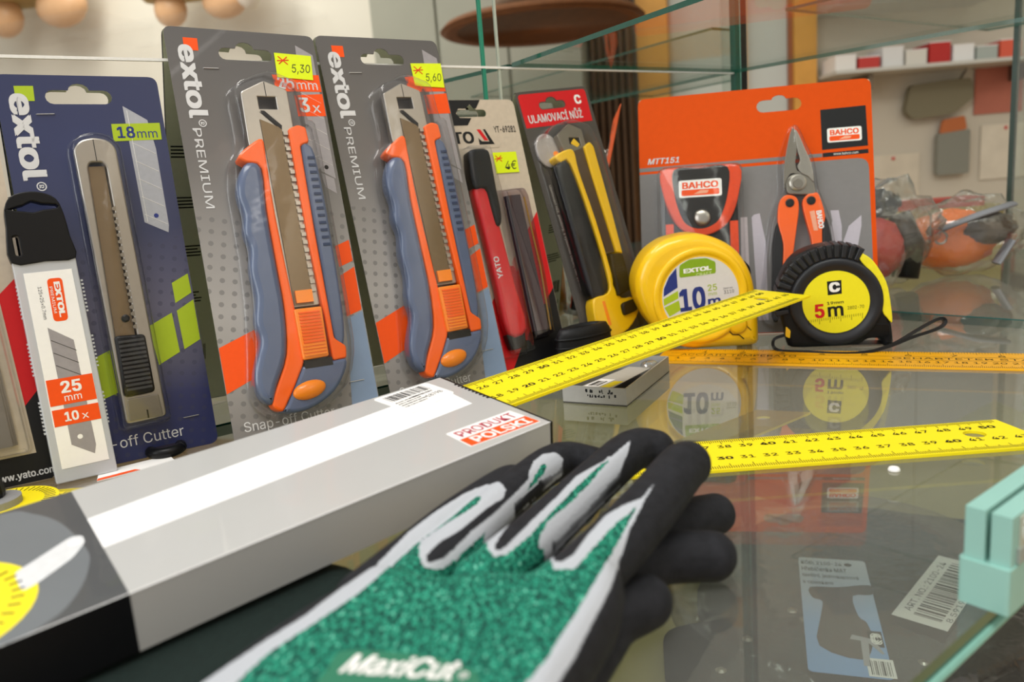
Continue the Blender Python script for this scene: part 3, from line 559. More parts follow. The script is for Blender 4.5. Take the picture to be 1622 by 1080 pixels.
shape('blade_sleeve', [fillet([(2.0, 16.2), (3.3, 16.95), (4.35, 16.4), (4.4, 12), (4.15, 7), (3.35, 7), (2.75, 12), (2.3, 14.9)], .12), [(2.95, 15.4), (3.0, 15.9), (3.9, 15.8), (3.9, 15.2)]], .3, .85, steel, e, .05)
shape('blade', [[(2.85, 14.8), (3.9, 15.0), (4.1, 7.0), (3.4, 7.1)]], .84, .92, mat('brown_blade', '5e4c3a', .4, .6), e)
poly('blade_tip', [(3.0, 15.45), (3.4, 15.8), (3.8, 15.3), (3.5, 15.1)], yk, e, .86)
shape('handle_body', [smoothloop([(1.18, 14.65), (2.45, 15.0), (2.92, 14.7), (2.85, 13.26), (3.1, 9.51), (3.15, 5.45), (3.0, 4.6), (3.4, 3.6), (4.5, 3.4), (4.55, 2.27), (3.2, 1.25), (1.65, 1.05), (.6, 1.6), (.55, 2.74), (.95, 4.05), (2.3, 4.2), (2.72, 5.4), (2.68, 9.5), (2.3, 13.9), (1.5, 14.1)], 3)], .1, 1.15, yk, e, .12, 2, True)
shape('rubber_grip', [smoothloop([(1.3, 14.1), (.95, 13.2), (.82, 10.27), (.72, 5.87), (.9, 4.2), (2.28, 4.25), (2.65, 5.4), (2.6, 9.5), (2.2, 13.9)], 3)], .08, 1.2, black_rubber, e, .3, 3, True)
shape('handle_rail', [fillet([(3.99, 15.06), (4.6, 15.35), (4.85, 14.97), (4.8, 9.65), (4.7, 6.7), (4.15, 6.9), (4.1, 9), (3.95, 12.8)], .15)], .1, 1.1, yk, e, .12, 2, True)
sl = shape('slider', [fillet([(2.95, 3.75), (4.35, 4.0), (4.38, 6.74), (3.25, 6.9)], .2)], .8, 1.45, black_plastic, e, .12, 2, True)
for k in range(9): mesh('grip_rib', *box(3.3, 4.15, 4.4+k*.22, 4.5+k*.22, 1.44, 1.5), black_rubber, sl)
shape('lock_knob', [fillet([(3.0, 2.25), (4.45, 2.4), (4.45, 3.3), (3.05, 3.2)], .3)], .9, 1.4, black_plastic, e, .15, 3, True)
mesh('slot_gap', *box(1.55, 1.8, 1.9, 3.7, 1.13, 1.17), amber, e)
shell('blister', fillet([(.3, 14.0), (.35, 16.0), (1.6, 16.9), (3.3, 17.2), (4.8, 16.5), (5.15, 15), (5.2, 1.2), (1.5, .7), (.4, 1.2)], .4), 1.62, blister, e, .16)

# --- orange multi-tool card
f = thing('multitool_pack', 'orange and grey card with folding pliers multi-tool and belt pouch', 'multi-tool', F['O'], F['U'], F['V'])
FW, FH = F['w'], F['h']; oc = mat('orange_card', 'dc4e00', .55, spec=.15, var=.06, scale=200)
c = hanging_card(f, FW, FH, oc, euro(10.7, 17.03, 17.97, 9.05, 12.35, .52, 18.28), .6); card_back(c, FW, FH, 0, 23, euro(10.7, 17.03, 17.97, 9.05, 12.35, .52, 18.28))
gr = mat('grey_field', '7d7a7a', .5, var=.06, scale=200)
poly('grey_field', fillet([(0, .05), (17.0, .05), (16.95, 12.95), (0, 12.88)], [0, 0, .8, 0]), gr, c); poly('grey_line', [(0, 13.08), (13.7, 13.22), (13.7, 13.5), (0, 13.39)], gr, c)
bk = poly('black_square', [(13.7, 13.76), (16.95, 13.84), (16.88, 16.9), (13.67, 16.84)], black, c); b2 = poly('black_strip', [(13.74, 13.2), (16.96, 13.27), (16.95, 13.58), (13.73, 13.52)], black, c)
txt(b2, 'www.bahco.com', 14.5, 13.3, 1.75, .19, white, 0, .02)
def fish_logo(parent, x0, y0, w_, h_, z):
    lg = shape('logo_plate', [rrect(x0, x0+w_, y0, y0+h_, h_*.14)], z, z+.012, white, parent)
    txt(lg, 'BAHCO', x0+w_*.08, y0+h_*.5, w_*.84, h_*.38, orange_ink, 0, z+.02, .03)
    shape('logo_bar', [rrect(x0+w_*.06, x0+w_*.94, y0+h_*.1, y0+h_*.44, h_*.1)], z+.012, z+.018, orange_ink, lg)
    poly('logo_hook', [(x0+w_*.34, y0+h_*.17), (x0+w_*.66, y0+h_*.2), (x0+w_*.7, y0+h_*.36), (x0+w_*.5, y0+h_*.38)], mat('pale_orange', 'f0a888', .5), lg, z+.022)
    return lg
fish_logo(bk, 14.1, 14.28, 2.43, 1.08, .02)
txt(c, 'MTT151', .65, 13.64, 2.45, .46, ink_grey, 0, .02, .02, .25)
lav = mat('lilac_print', 'b9b2bc', .5, var=.05)
poly('printed_saw', [(8.43, 8.95), (8.6, 9.15), (9.03, 9.23), (9.2, 8.2), (9.42, 6.93), (9.42, 1), (8.7, 1)], lav, c, .018); poly('printed_opener', [(14.13, 9.12), (14.72, 9.1), (14.9, 7.9), (14.8, 5), (14.36, 5), (14.11, 7.95), (14.25, 8.3)], lav, c, .018); poly('printed_knife', [(16.3, 8.64), (16.27, 7.82), (15.8, 5.5), (14.8, 5.5), (14.9, 6.52), (15.39, 7.87)], lav, c, .018)
poly('printed_sheath', [(7.6, 9), (8.1, 9), (8.2, .5), (7.5, .5)], mat('pale_lilac', 'c8bcc0', .5), c, .016)
po = mat('pouch_orange', 'e2460f', .6, var=.2, scale=600, bump=.2); pk = mat('pouch_black', '1e1a18', .7, var=.2, scale=300, bump=.2)
pu = shape('pouch', [fillet([(1.9, 12.7), (7.4, 12.7), (7.35, 1.0), (1.95, 1.0)], .3)], .1, 1.0, pk, f, .2, 2, True)
for x in (1.95, 6.75): mesh('pouch_trim', *box(x, x+.6, 1.2, 8.6, .98, 1.06), po, pu)
flp = shape('flap', [smoothloop([(1.8, 12.8), (4.6, 12.82), (7.5, 12.76), (7.45, 10.6), (6.8, 8.75), (5.8, 7.85), (4.6, 7.55), (3.5, 7.85), (2.6, 8.75), (1.87, 10.7)], 4)], 1.0, 1.28, po, f, .1, 2, True)
fk = shape('flap_panel', [smoothloop([(2.69, 12.75), (4.6, 12.76), (6.67, 12.72), (6.63, 10.63), (6.05, 8.9), (5.4, 8.3), (4.62, 8.1), (3.8, 8.3), (3.2, 8.95), (2.68, 10.8)], 4)], 1.27, 1.31, pk, f)
fish_logo(fk, 3.02, 10.54, 3.2, 1.34, 1.312)
mesh('snap_button', *lathe(4.7, 8.93, [(.66, 1.3), (.66, 1.38), (.5, 1.5), (.2, 1.55)], 24), steel_light, f, smooth=True)
st = [tube([(4.6+math.cos(a)*2.75*q, 10.6+math.sin(a)*3.0*q, 1.285) for q in (.86, .98)], .015, 4) for a in np.linspace(PI+.2, 2*PI-.2, 60)]
mesh('stitching', *merge(st), mat('thread', 'b5340c', .7), flp)
# pliers
jw = shape('plier_jaw', [smoothloop([(11.46, 15.15), (11.6, 15.1), (11.68, 13.6), (11.55, 12.8), (11.65, 12.1), (11.9, 11.9), (11.2, 11.95), (10.8, 11.2), (10.85, 10.8), (10.92, 12.5), (11.17, 13.9)], 3)], .5, 1.0, steel, f, .06)
shape('plier_jaw', [smoothloop([(11.66, 15.12), (11.87, 15.02), (12.36, 13.7), (12.75, 12.61), (12.9, 11.2), (12.5, 11.6), (12.0, 11.9), (11.75, 12.4), (11.95, 12.9), (11.75, 13.8)], 3)], .5, 1.0, steel_light, f, .06)
shape('plier_base', [fillet([(10.85, 11.5), (11.6, 12.0), (12.4, 11.9), (12.9, 11.3), (13.05, 10.2), (10.95, 10.4)], .3)], .35, .9, steel, f, .08)
mesh('pivot', *lathe(11.75, 11.2, [(.62, .9), (.62, 1.02), (.5, 1.08)], 28), steel_light, f); mesh('pivot_cap', *lathe(11.75, 11.1, [(.36, 1.08), (.33, 1.13)], 24), steel, f)
hl = shape('handle', [smoothloop([(10.75, 10.25), (11.2, 10.28), (11.66, 10.0), (11.76, 9.18), (11.5, 7.4), (11.15, 5.0), (10.9, 1.2), (10.2, 1.2), (10.48, 5.08), (10.55, 6.71), (10.23, 8.22), (10.35, 9.7)], 3)], .4, 1.05, tool_orange, f, .08, 2, True)
hr = shape('handle', [smoothloop([(12.34, 10.2), (12.8, 10.32), (13.2, 10.2), (13.6, 8.54), (13.34, 7.5), (13.35, 5), (13.4, 1.2), (12.9, 1.2), (12.62, 6.28), (12.3, 7.99), (12.02, 9.59)], 3)], .4, 1.05, tool_orange, f, .08, 2, True)
shape('handle_grip', [smoothloop([(10.22, 8.3), (10.56, 6.9), (10.45, 5.0), (10.15, 1.2), (9.6, 1.2), (9.75, 5.07), (9.83, 6.8)], 3)], .35, 1.0, black_rubber, f, .12, 2, True); shape('handle_grip', [smoothloop([(13.63, 8.5), (13.95, 7.2), (14.15, 5), (14.1, 1.2), (13.42, 1.2), (13.36, 5), (13.36, 7.5)], 3)], .35, 1.0, black_rubber, f, .12, 2, True)
for x, y, p_ in ((11.12, 9.68, hl), (12.63, 9.76, hr)):
    mesh('bolt', *lathe(x, y, [(.32, 1.05), (.32, 1.12), (.22, 1.16)], 20), black_plastic, p_); mesh('bolt_recess', *cyl(x, y, .12, 1.16, 1.165, 6), dark_metal, p_)
txt(hr, 'BAHCO', 12.95, 8.95, 1.35, .38, white, DOWN+.12, 1.07, .04); poly('handle_print', [(12.5, 8.95), (12.85, 9.0), (13.05, 7.5), (12.75, 7.5)], mat('pale_orange', ''), hr, 1.065)
shell('blister', fillet([(1.35, 12.7), (1.8, 13.1), (7.5, 13.05), (7.85, 12.7), (7.85, .6), (1.35, .6)], .3), 1.62, blister, f, .16)
shell('blister', smoothloop([(11.4, 15.5), (11.95, 15.5), (12.5, 14.1), (13.05, 12.7), (13.25, 10.8), (13.7, 9.4), (14.1, 8), (14.4, 5), (14.4, .8), (9.2, .8), (9.2, 4.5), (9.6, 8), (10.1, 9.6), (10.45, 10.6), (10.5, 12.9), (10.9, 14.3)], 3), 1.3, blister, f, .14)

# --- blade dispenser leaning on the navy card
h = thing('blade_dispenser', 'translucent white spare blade case with black cap and 25mm 10x label', 'blade case', H['O'], H['U'], H['V'])
case_m = clear('frosted_case', (.9, .92, .95), .25, .06, .5, 3, haze=.62, hazecol=(.72, .74, .77))
hb = shape('case_body', [fillet([(-.12, .0), (2.62, .0), (2.52, 10.95), (-.2, 10.95)], .1)], .02, .58, case_m, h, .06, 2)
for sgn, x in ((0, -.22), (1, 2.56)):
    for y0 in (8.2, 5.4, 2.5):
        for k in range(9): mesh('side_rib', *box(x, x+.1, y0+k*.19, y0+k*.19+.09, .1, .5), case_m, hb)
cp = shape('cap', [smoothloop([(-.16, 12.6), (-.08, 13.5), (.24, 14.05), (.87, 14.25), (1.56, 14.2), (2.14, 13.85), (2.36, 13.1), (2.45, 12), (2.53, 10.9), (1.2, 10.85), (-.22, 10.9)], 3), smoothloop([(.1, 13.45), (.7, 13.62), (1.1, 13.8), (1.5, 13.66), (2.1, 13.58), (2.1, 13.4), (1.5, 13.35), (1.1, 13.25), (.7, 13.32)], 2), rrect(.02, .28, 11.22, 12.18, .12)], -.02, .66, black_plastic, h, .06, 2)
pa = shape('paper_label', [[(.22, .68), (2.33, .68), (2.25, 10.38), (.18, 10.36)]], .585, .595, white, h)
bg_ = shape('badge', [fillet([(1.07, 7.88), (1.7, 7.88), (1.76, 10.0), (1.1, 10.0)], .2)], .597, .603, orange_ink, pa)
txt(bg_, 'EXTOL', 1.36, 9.82, 1.75, .27, white, DOWN, .612, .05); txt(bg_, 'PREMIUM', 1.15, 9.6, 1.3, .13, white, DOWN, .612)
txt(pa, '125×25×0.7mm', .66, 9.65, 1.6, .16, mat('label_grey', '4a4a50', .5), DOWN, .606)
pbl = poly('printed_blade', [(.75, 7.64), (1.76, 6.88), (1.87, 1.55), (1.75, 1.12), (.82, 1.78)], mat('blade_print_h', '9c9798', .4, .15), pa, .6)
for k in range(3): mesh('score_line', *tube([(.8, 7.0-k*.62, .605), (1.8, 6.35-k*.62, .605)], .012, 4), dark_metal, pbl)
mesh('blade_hole', *cyl(1.25, 2.1, .12, .601, .606, 14), white, pbl)
o1 = shape('orange_label', [[(.24, 3.8), (2.29, 3.8), (2.28, 5.1), (.25, 5.1)]], .6, .608, orange_ink, pa); txt(o1, '25', .82, 4.35, .9, .6, white, 0, .615, .03); txt(o1, 'mm', .9, 3.95, .75, .26, white, 0, .615)
o2 = shape('orange_label', [[(.26, 2.78), (2.31, 2.78), (2.3, 3.6), (.26, 3.6)]], .6, .608, orange_ink, pa); txt(o2, '10', .75, 2.95, .62, .48, white, 0, .615, .03); txt(o2, 'x', 1.5, 2.95, .3, .26, white, 0, .615)

# --- cream, red and black card at the far left edge
gO = Vector(A['O'])-Vector(A['U'])*0.0; g = thing('edge_knife_pack', 'cream, red and black blister card cut off by the left picture edge', 'knife', tuple(gO), A['U'], A['V'])
c = shape('backing_card', [rrect(-8.3, -.28, 0, 20, .5)], -.05, 0, cream_card, g); card_back(c, 8.0, 20, -8.3, 31)
poly('red_band', [(-8.28, 2.9), (-.3, 10.4), (-.3, 4.75), (-4.7, .02), (-8.28, .02)], red_ink, c); poly('black_corner', [(-.3, 4.75), (-.3, .3), (-.6, .02), (-4.7, .02)], black, c)
txt(c, 'www.yato.com', -3.1, .2, 2.75, .42, ink_grey, 0, .02, .02)
poly('blister_bed', [(-5.5, 1.4), (-1.07, 1.43), (-1.55, 12), (-5.5, 12)], cream_card, c, .02)
shell('blister', fillet([(-5.4, 1.55), (-1.25, 1.55), (-1.75, 11.8), (-5.4, 11.8)], .3), 1.1, blister, g, .15)
for k in range(3): shape('spare_blade', [[(-4.8, 2.0), (-1.75-.1*k, 2.0), (-2.1-.1*k, 11), (-4.8, 11)]], .2+.15*k, .26+.15*k, steel, g)

# ------------------------------------------------------------------ rulers
def rule(name, label, cat, O, U, V, k0, k1, kfirst, shift, width, lab_u, lab_l, material, thick, hole, big=10, ptop=0.0, tip=0.0):
    # local x runs along the scale, local y across it (0 = row of upper figures)
    t = thing(name, label, cat, O, U, V)
    top, bot = lab_u, lab_u-width
    loop = [(k0, bot), (k1+tip, bot), (k1, top), (k0, top)]
    loops = [loop]
    if hole: loops.append([(hole[0]+hole[2]*math.cos(i*PI/12), hole[1]+hole[2]*math.sin(i*PI/12)) for i in range(24)])
    bl = shape('rule_blade', loops, -thick, 0, material, t, .02, 1)
    ticks = []
    n0 = int(math.ceil(k0*10)); n1 = int(k1*10)-2
    for i in range(n0, n1):
        L_ = .55 if i % 10 == 0 else (.42 if i % 5 == 0 else .3); x = i/10
        ticks.append(([(x-.018, top-.06-L_, .006), (x+.018, top-.06-L_, .006), (x+.018, top-.06, .006), (x-.018, top-.06, .006)], [(0, 1, 2, 3)]))
        x2 = x+shift-round(shift) if shift else x
        ticks.append(([(x2-.018, bot+.06, .006), (x2+.018, bot+.06, .006), (x2+.018, bot+.06+L_, .006), (x2-.018, bot+.06+L_, .006)], [(0, 1, 2, 3)]))
    mesh('graduation_marks', *merge(ticks), ruler_black, bl)
    up = []; lo = []
    for k in range(int(math.ceil(k0)), int(k1)+1):
        b_ = k % 10 == 0; s = str(k); wd = (.62 if len(s) == 2 else .3)*(1.15 if b_ else 1)
        if k0+.5 < k < k1-.2: up.append(textgeo(s, k-wd/2+.02, -.17, wd, .34, 0, .007, .03 if b_ else .008))
        q = k+shift; s2 = str(k)
        if k0+.5 < q < k1-.1 and k > 0: lo.append(textgeo(s2, q-wd/2, lab_l-.17, wd, .34, 0, .007, .03 if b_ else .008))
    mesh('scale_numerals', *merge(up), ruler_black, bl); mesh('scale_numerals', *merge(lo), ruler_black, bl)
    return t
cs, sn = math.cos(-.018), math.sin(-.018)
P44 = Vector((15.329, 34.12, .16)); O0 = P44-Vector((cs, sn, 0))*44
rule('steel_rule', 'long yellow measuring rule lying flat on the glass in front, end hole at right', 'ruler', O0, (cs, sn, 0), (-sn, cs, 0), 4.6, 51.0, 0, 7.68, 3.7, .95, -1.449, yellow_paint, .16, (49.05, -.72, .46), tip=.5)
q = (12.142, 47.713, 4.036, 0.703, 0.035, 0.086)
dU = Vector((math.cos(q[3])*math.cos(q[4]), math.sin(q[3])*math.cos(q[4]), math.sin(q[4]))); sV = Vector((math.sin(q[3]), -math.cos(q[3]), 0)); nn = dU.cross(sV); sV = math.cos(q[5])*sV+math.sin(q[5])*nn
O1 = Vector(q[:3])-dU*44
rule('steel_rule', 'raised yellow measuring rule slid out of the silver carton, pointing at the tape measures', 'ruler', O1, dU, -sV, 16.0, 51.0, 0, 7.68, 3.7, .95, -1.449, yellow_paint, .16, (49.05, -.72, .46), tip=.6)
cs, sn = math.cos(-.4335), math.sin(-.4335); P10 = Vector((19.466, 48.676, .14)); O2 = P10-Vector((cs, sn, 0))*10
t = thing('golden_rule', 'golden tempered steel rule lying along the back below the tape measures', 'ruler', O2, (cs, sn, 0), (-sn, cs, 0))
bl = shape('rule_blade', [[(-.4, -1.25), (27, -1.25), (27, 2.75), (-.4, 2.75)]], -.14, 0, amber_paint, t, .02, 1)
tk = []
for i in range(0, 265):
    x = i/10; L_ = .7 if i % 10 == 0 else (.55 if i % 5 == 0 else .38); tk.append(([(x-.012, -1.2, .006), (x+.012, -1.2, .006), (x+.012, -1.2+L_, .006), (x-.012, -1.2+L_, .006)], [(0, 1, 2, 3)]))
for i in range(0, 168):
    x = i*.15875; L_ = .8 if i % 16 == 0 else (.55 if i % 8 == 0 else .3); tk.append(([(x-.014, 2.7-L_, .006), (x+.014, 2.7-L_, .006), (x+.014, 2.7, .006), (x-.014, 2.7, .006)], [(0, 1, 2, 3)]))
mesh('graduation_marks', *merge(tk), ruler_black, bl)
nm = [textgeo(str(k), k-.18*len(str(k)), -.22, .36*len(str(k)), .44, 0, .007) for k in range(1, 27)]+[textgeo(str(k), k*2.54-.2, 1.55, .4, .42, 0, .007) for k in range(1, 11)]
mesh('scale_numerals', *merge(nm), ruler_black, bl)
txt(bl, 'ACCIAIO TEMPERATO', 1.0, .75, 7.6, .5, ruler_black, 0, .007); txt(bl, 'GEHÄRTETER STAHL', 14.3, .75, 8.5, .5, ruler_black, 0, .007)
mesh('print_line', *box(.2, 26, 1.38, 1.41, .004, .007), ruler_black, bl); mesh('print_line', *box(.2, 26, .48, .51, .004, .007), ruler_black, bl)
# bevel gauge at the left edge
t = thing('bevel_gauge', 'yellow protractor disc with black knob at the left edge behind the carton', 'gauge', (-23.6, 33.6, .2))
mesh('protractor_disc', *cyl(0, 0, 2.3, 0, .18, 40), yellow_paint, t)
mesh('graduation_marks', *merge([tube([(math.cos(a)*1.7, math.sin(a)*1.7, .185), (math.cos(a)*2.15, math.sin(a)*2.15, .185)], .02, 4) for a in np.linspace(0, 2*PI, 49)[:-1]]), ruler_black, t)
mesh('washer', *cyl(-.3, .0, 1.1, .18, .5, 28), mat('grey_plastic', '8c8c8c', .5), t); mesh('knob', *lathe(-.7, .1, [(.75, .5), (.8, .7), (.75, 1.3), (.6, 1.45)], 12), black_plastic, t, smooth=False)

# ------------------------------------------------------------------ tape measures
def frame2(x, y, phi): c_, s_ = math.cos(math.radians(phi)), math.sin(math.radians(phi)); return dict(O=(x, y, 0), U=(c_, s_, 0), V=(0, 0, 1))
f1 = frame2(8.75, 54.5, 3); t = thing('tape_measure', 'round yellow 10 m tape measure standing on edge', 'tape measure', f1['O'], f1['U'], f1['V'])
out1 = smoothloop([(.22, 4.95), (.45, 6.1), (1.13, 7.2), (2.0, 7.85), (2.9, 8.2), (4.64, 8.35), (6.31, 7.8), (7.6, 6.85), (8.5, 5.3), (8.85, 3.6), (8.98, 2.2), (9.03, .7), (8.95, .22), (8.6, .02), (7.4, .02), (6.3, .05), (5.0, .1), (4.1, .15), (2.65, .7), (1.3, 2.1), (.5, 3.6)], 3)
shape('case', [out1], -2.9, .35, yellow_plastic, t, .75, 6, True)
cx, cy = 4.72, 4.0
mesh('rim_ring', *lathe(cx, cy, [(3.45, .2), (3.4, .42), (3.2, .5), (3.0, .46), (2.85, .34), (2.78, .3)], 56), yellow_plastic, t, smooth=True)
lb = mesh('label_disc', *cyl(cx, cy, 2.74, .3, .36, 56), mat('label_white', 'd8d4d2', .45, var=.04), t)
bg_ = shape('badge', [fillet([(3.25, 5.4), (5.84, 5.5), (5.84, 6.3), (5.2, 6.62), (4.0, 6.62), (3.28, 6.25)], .15)], .362, .375, mat('badge_green', '86a81c', .4), lb)
txt(bg_, 'EXTOL', 3.55, 5.66, 2.0, .32, white, .05, .385, .05); txt(bg_, 'CRAFT', 4.45, 5.38, 1.1, .22, mat('badge_pale', 'dcecb0', .5), .05, .385)
txt(lb, '10', 3.25, 2.95, 1.85, 1.62, navy_ink, .06, .37, .035); txt(lb, 'm', 5.25, 3.12, .92, .6, navy_ink, .06, .37, .02); txt(lb, '25', 5.25, 4.27, .65, .46, green_ink, .06, .37, .01); txt(lb, 'mm', 5.28, 3.93, .6, .2, green_ink, .06, .37)
txt(lb, '3110', 6.4, 3.98, .72, .24, mat('label_grey', ''), .06, .37); txt(lb, 'Item no:', 6.35, 4.3, .7, .13, mat('label_grey', ''), .06, .37)
poly('navy_field', [(3.05, 6.1), (3.1, 4.72), (2.08, 4.15), (2.12, 4.7), (2.5, 5.5)], navy_ink, lb, .366); poly('lime_stripe', [(2.06, 3.98), (3.12, 4.5), (3.13, 3.95), (2.08, 3.5)], green_ink, lb, .366); poly('lime_stripe', [(2.1, 3.38), (3.15, 3.8), (3.26, 3.1), (2.45, 2.7)], green_ink, lb, .366)
bt = mesh('lock_button', *lathe(7.35, 1.68, [(.68, .3), (.66, .42), (.5, .5), (.2, .52)], 26), yellow_plastic, t, smooth=True)
mesh('button_groove', *tube([(6.6, 1.9, .36), (6.62, 1.35, .37), (6.95, 1.0, .38), (7.4, .95, .38), (7.75, .62, .36)], .04, 6), black_rubber, t); mesh('button_groove', *tube([(7.95, 1.95, .36), (8.0, 1.5, .36), (8.3, 1.2, .34)], .035, 6), black_rubber, t)
mesh('wrist_clip', *prism(smoothloop([(8.0, 6.3), (8.7, 5.7), (8.85, 5.0), (8.5, 5.2), (8.2, 5.7)], 3), -2.4, -1.0), black_plastic, t)

f2 = frame2(18.75, 53.3, -16); t = thing('tape_measure', 'black rubber-clad 5 m tape measure with a yellow dial and wrist strap', 'tape measure', f2['O'], f2['U'], f2['V'])
out2 = smoothloop([(-.18, 3.9), (.04, 5.14), (.87, 6.34), (2.03, 6.9), (3.28, 7.05), (4.52, 6.82), (5.75, 5.85), (6.55, 4.47), (6.85, 2.6), (7.1, .9), (7.1, .1), (6.55, .05), (6.4, .5), (5.6, .55), (4.9, .15), (3.0, .05), (.7, .05), (.3, .6), (.2, 1.2), (0, 2.1)], 3)
shape('case', [out2], -2.5, .2, black_rubber, t, .4, 4, True)
rb = mat('rib_rubber', '222226', .38, var=.1)
for k in range(17):
    a = 1.15+k*.135; r0, r1 = 3.05, 3.95; cx, cy = 3.5, 3.15
    da = .05; lp = [(cx+r*math.cos(a+s_*da), cy+r*math.sin(a+s_*da)) for r, s_ in ((r0, -1), (r1, -1), (r1, 1), (r0, 1))]
    shape('grip_rib', [fillet(lp, .06, 2)], -2.3, .34, rb, t, .08, 1)
mesh('dial_ring', *lathe(3.5, 3.19, [(3.0, .1), (2.95, .36), (2.75, .44), (2.45, .38), (2.3, .26), (2.15, .22)], 56), rb, t, smooth=True)
dl = mesh('dial', *cyl(3.5, 3.19, 2.13, .2, .26, 56), mat('dial_yellow', 'eee21a', .45, var=.03), t)
shape('yellow_inset', [smoothloop([(4.8, 6.5), (5.3, 6.3), (5.85, 5.8), (6.6, 4.47), (6.9, 3.0), (7.02, 1.7), (6.7, 2.0), (6.4, 2.5), (6.35, 3.6), (6.0, 4.7), (5.1, 5.8)], 3)], -2.2, .3, mat('inset_yellow', 'eee020', .35, coat=.3), t, .06, 2, True)
lg = shape('logo_square', [[(3.0, 3.68), (3.88, 3.76), (3.84, 4.68), (2.94, 4.62)]], .262, .27, black, dl); txt(lg, 'C', 3.1, 3.85, .68, .68, white, .08, .28, .05)
txt(dl, '5', 2.2, 2.1, .62, .96, red_ink, .08, .275, .03); txt(dl, 'm', 3.03, 2.18, .98, .7, black, .08, .275, .02); txt(dl, '19mm', 2.95, 3.02, 1.05, .2, black, .08, .27, .012); txt(dl, '2802-70', 4.25, 2.66, 1.03, .22, ruler_black, .08, .27)
mesh('dial_scale', *merge([tube([(1.8+k*.135, 2.0+k*.016, .268), (1.8+k*.135, (1.82 if k % 5 else 1.62)+k*.016, .268)], .012, 4) for k in range(26)]), ruler_black, dl)
mesh('yellow_foot', *prism(fillet([(.25, .9), (.55, .75), (.6, 1.3), (.3, 1.6)], .1), -.4, .24), yellow_plastic, t)
shape('brake_pad', [fillet([(5.3, .65), (6.9, .8), (6.85, 1.6), (5.5, 1.6)], .25)], .18, .26, black_plastic, t, .03)
mesh('tape_hook', *box(4.6, 6.6, .02, .1, -1.6, -.2), steel, t)
def strip(pts, wd, th, wdir=(0, 0, 1)):
    V = []; F = []; W_ = Vector(wdir)
    for i, p in enumerate(pts):
        p = Vector(p); dd = (Vector(pts[min(i+1, len(pts)-1)])-Vector(pts[max(0, i-1)])).normalized(); n = dd.cross(W_).normalized()
        for s1, s2 in ((-1, -1), (1, -1), (1, 1), (-1, 1)): V.append(tuple(p+W_*wd*.5*s1+n*th*.5*s2))
    for i in range(len(pts)-1):
        for k in range(4): F.append((i*4+k, i*4+(k+1) % 4, i*4+4+(k+1) % 4, i*4+4+k))
    F.append((3, 2, 1, 0)); n = 4*(len(pts)-1); F.append((n, n+1, n+2, n+3)); return V, F
sp = smoothloop([(.2, .95, .1), (-.5, .75, .4), (-.55, .3, .9), (0, .12, 1.4), (1.6, .12, 1.8), (3.4, .1, 2.3), (5.0, .14, 2.3), (6.6, .35, 1.6), (8.2, .7, .5), (9.6, .95, -.3), (10.3, 1.2, -.7), (10.45, 1.5, -.9), (10.1, 1.65, -.8), (9.2, 1.35, -.3), (8.0, .85, .5), (6.9, .4, 1.2), (5.6, .14, 1.9)], 3, False)
mesh('wrist_strap', *strip(sp, .5, .2, (0, .25, .97)), black_plastic, t, smooth=False)
ys = smoothloop([(8.4, .88, .1), (9.3, 1.28, -.35), (10.05, 1.55, -.75)], 4, False); mesh('strap_lining', *strip(ys, .42, .03, (0, .25, .97)), mat('lining_yellow', 'b89a1c', .5), t)

# ------------------------------------------------------------------ small tray, black coil
tu = Vector((3.435, -1.9, 0)).normalized(); tv = Vector((0, 0, 1)).cross(tu)
t = thing('metal_tray', 'small grey open box with a label card inside, under the raised rule', 'tray', (2.70, 44.12, 0), tu, tv)
TWd, TL, TH = 3.92, 8.0, 1.06; al = mat('grey_cardboard', 'aaa9a4', .45, .25, var=.08, scale=200); dkin = mat('tray_inside', '4b4a44', .7)
mesh('base', *box(0, TWd, 0, TL, .01, .1), dkin, t); mesh('front_wall', *box(0, TWd, 0, .1, .01, TH), al, t); mesh('back_wall', *box(0, TWd, TL-.1, TL, .01, TH), al, t); mesh('side_wall', *box(0, .1, .1, TL-.1, .01, TH), al, t); mesh('side_wall', *box(TWd-.1, TWd, .1, TL-.1, .01, TH), al, t)
rnd = random.Random(4); sm = []
for k in range(26): x = 1.4+rnd.random()*1.9; z = .3+rnd.choice((.12, .38))+rnd.random()*.1; hgt = .05+rnd.random()*.14; sm.append(box(x, x+.05+.08*rnd.random(), -.006, 0, z, z+hgt))
mesh('printed_smudge', *merge(sm), black, t)
lc = mesh('label_card', [(1.0, .25, .95), (2.9, .25, .95), (3.2, 6.6, .62), (1.7, 6.6, .62), (1.0, .25, .92), (2.9, .25, .92), (3.2, 6.6, .59), (1.7, 6.6, .59)], [(0, 1, 2, 3), (7, 6, 5, 4), (0, 4, 5, 1), (1, 5, 6, 2), (2, 6, 7, 3), (3, 7, 4, 0)], mat('grey_label_card', 'b4b0a6', .5), t)
mesh('white_label', [(1.15, .35, .955), (2.05, .35, .955), (2.3, 2.6, .84), (1.4, 2.6, .84)], [(0, 1, 2, 3)], white, lc); mesh('yellow_label', [(2.15, .35, .955), (2.75, .35, .955), (2.95, 2.2, .86), (2.4, 2.2, .86)], [(0, 1, 2, 3)], mat('label_yellow', 'd8c41c', .5), lc)
v, fc = bars(1.3, .7, .6, 1.3, 0, 0, 9, 17); mesh('barcode', [(x+.1*(y-.4), y, .965-.0505*(y-.35)) for x, y, z in v], fc, black, lc)
mesh('crumpled_film', *sphere((3.0, 6.9, .75), (.6, .7, .25), 10, 6), clear('film', (.95, .95, .95), .1, .12, .6, 2, wob=1), t)
t = thing('black_coil', 'black rubber coil lying at the foot of the yellow knife card', 'coil', (5.0, 53.3, 0))
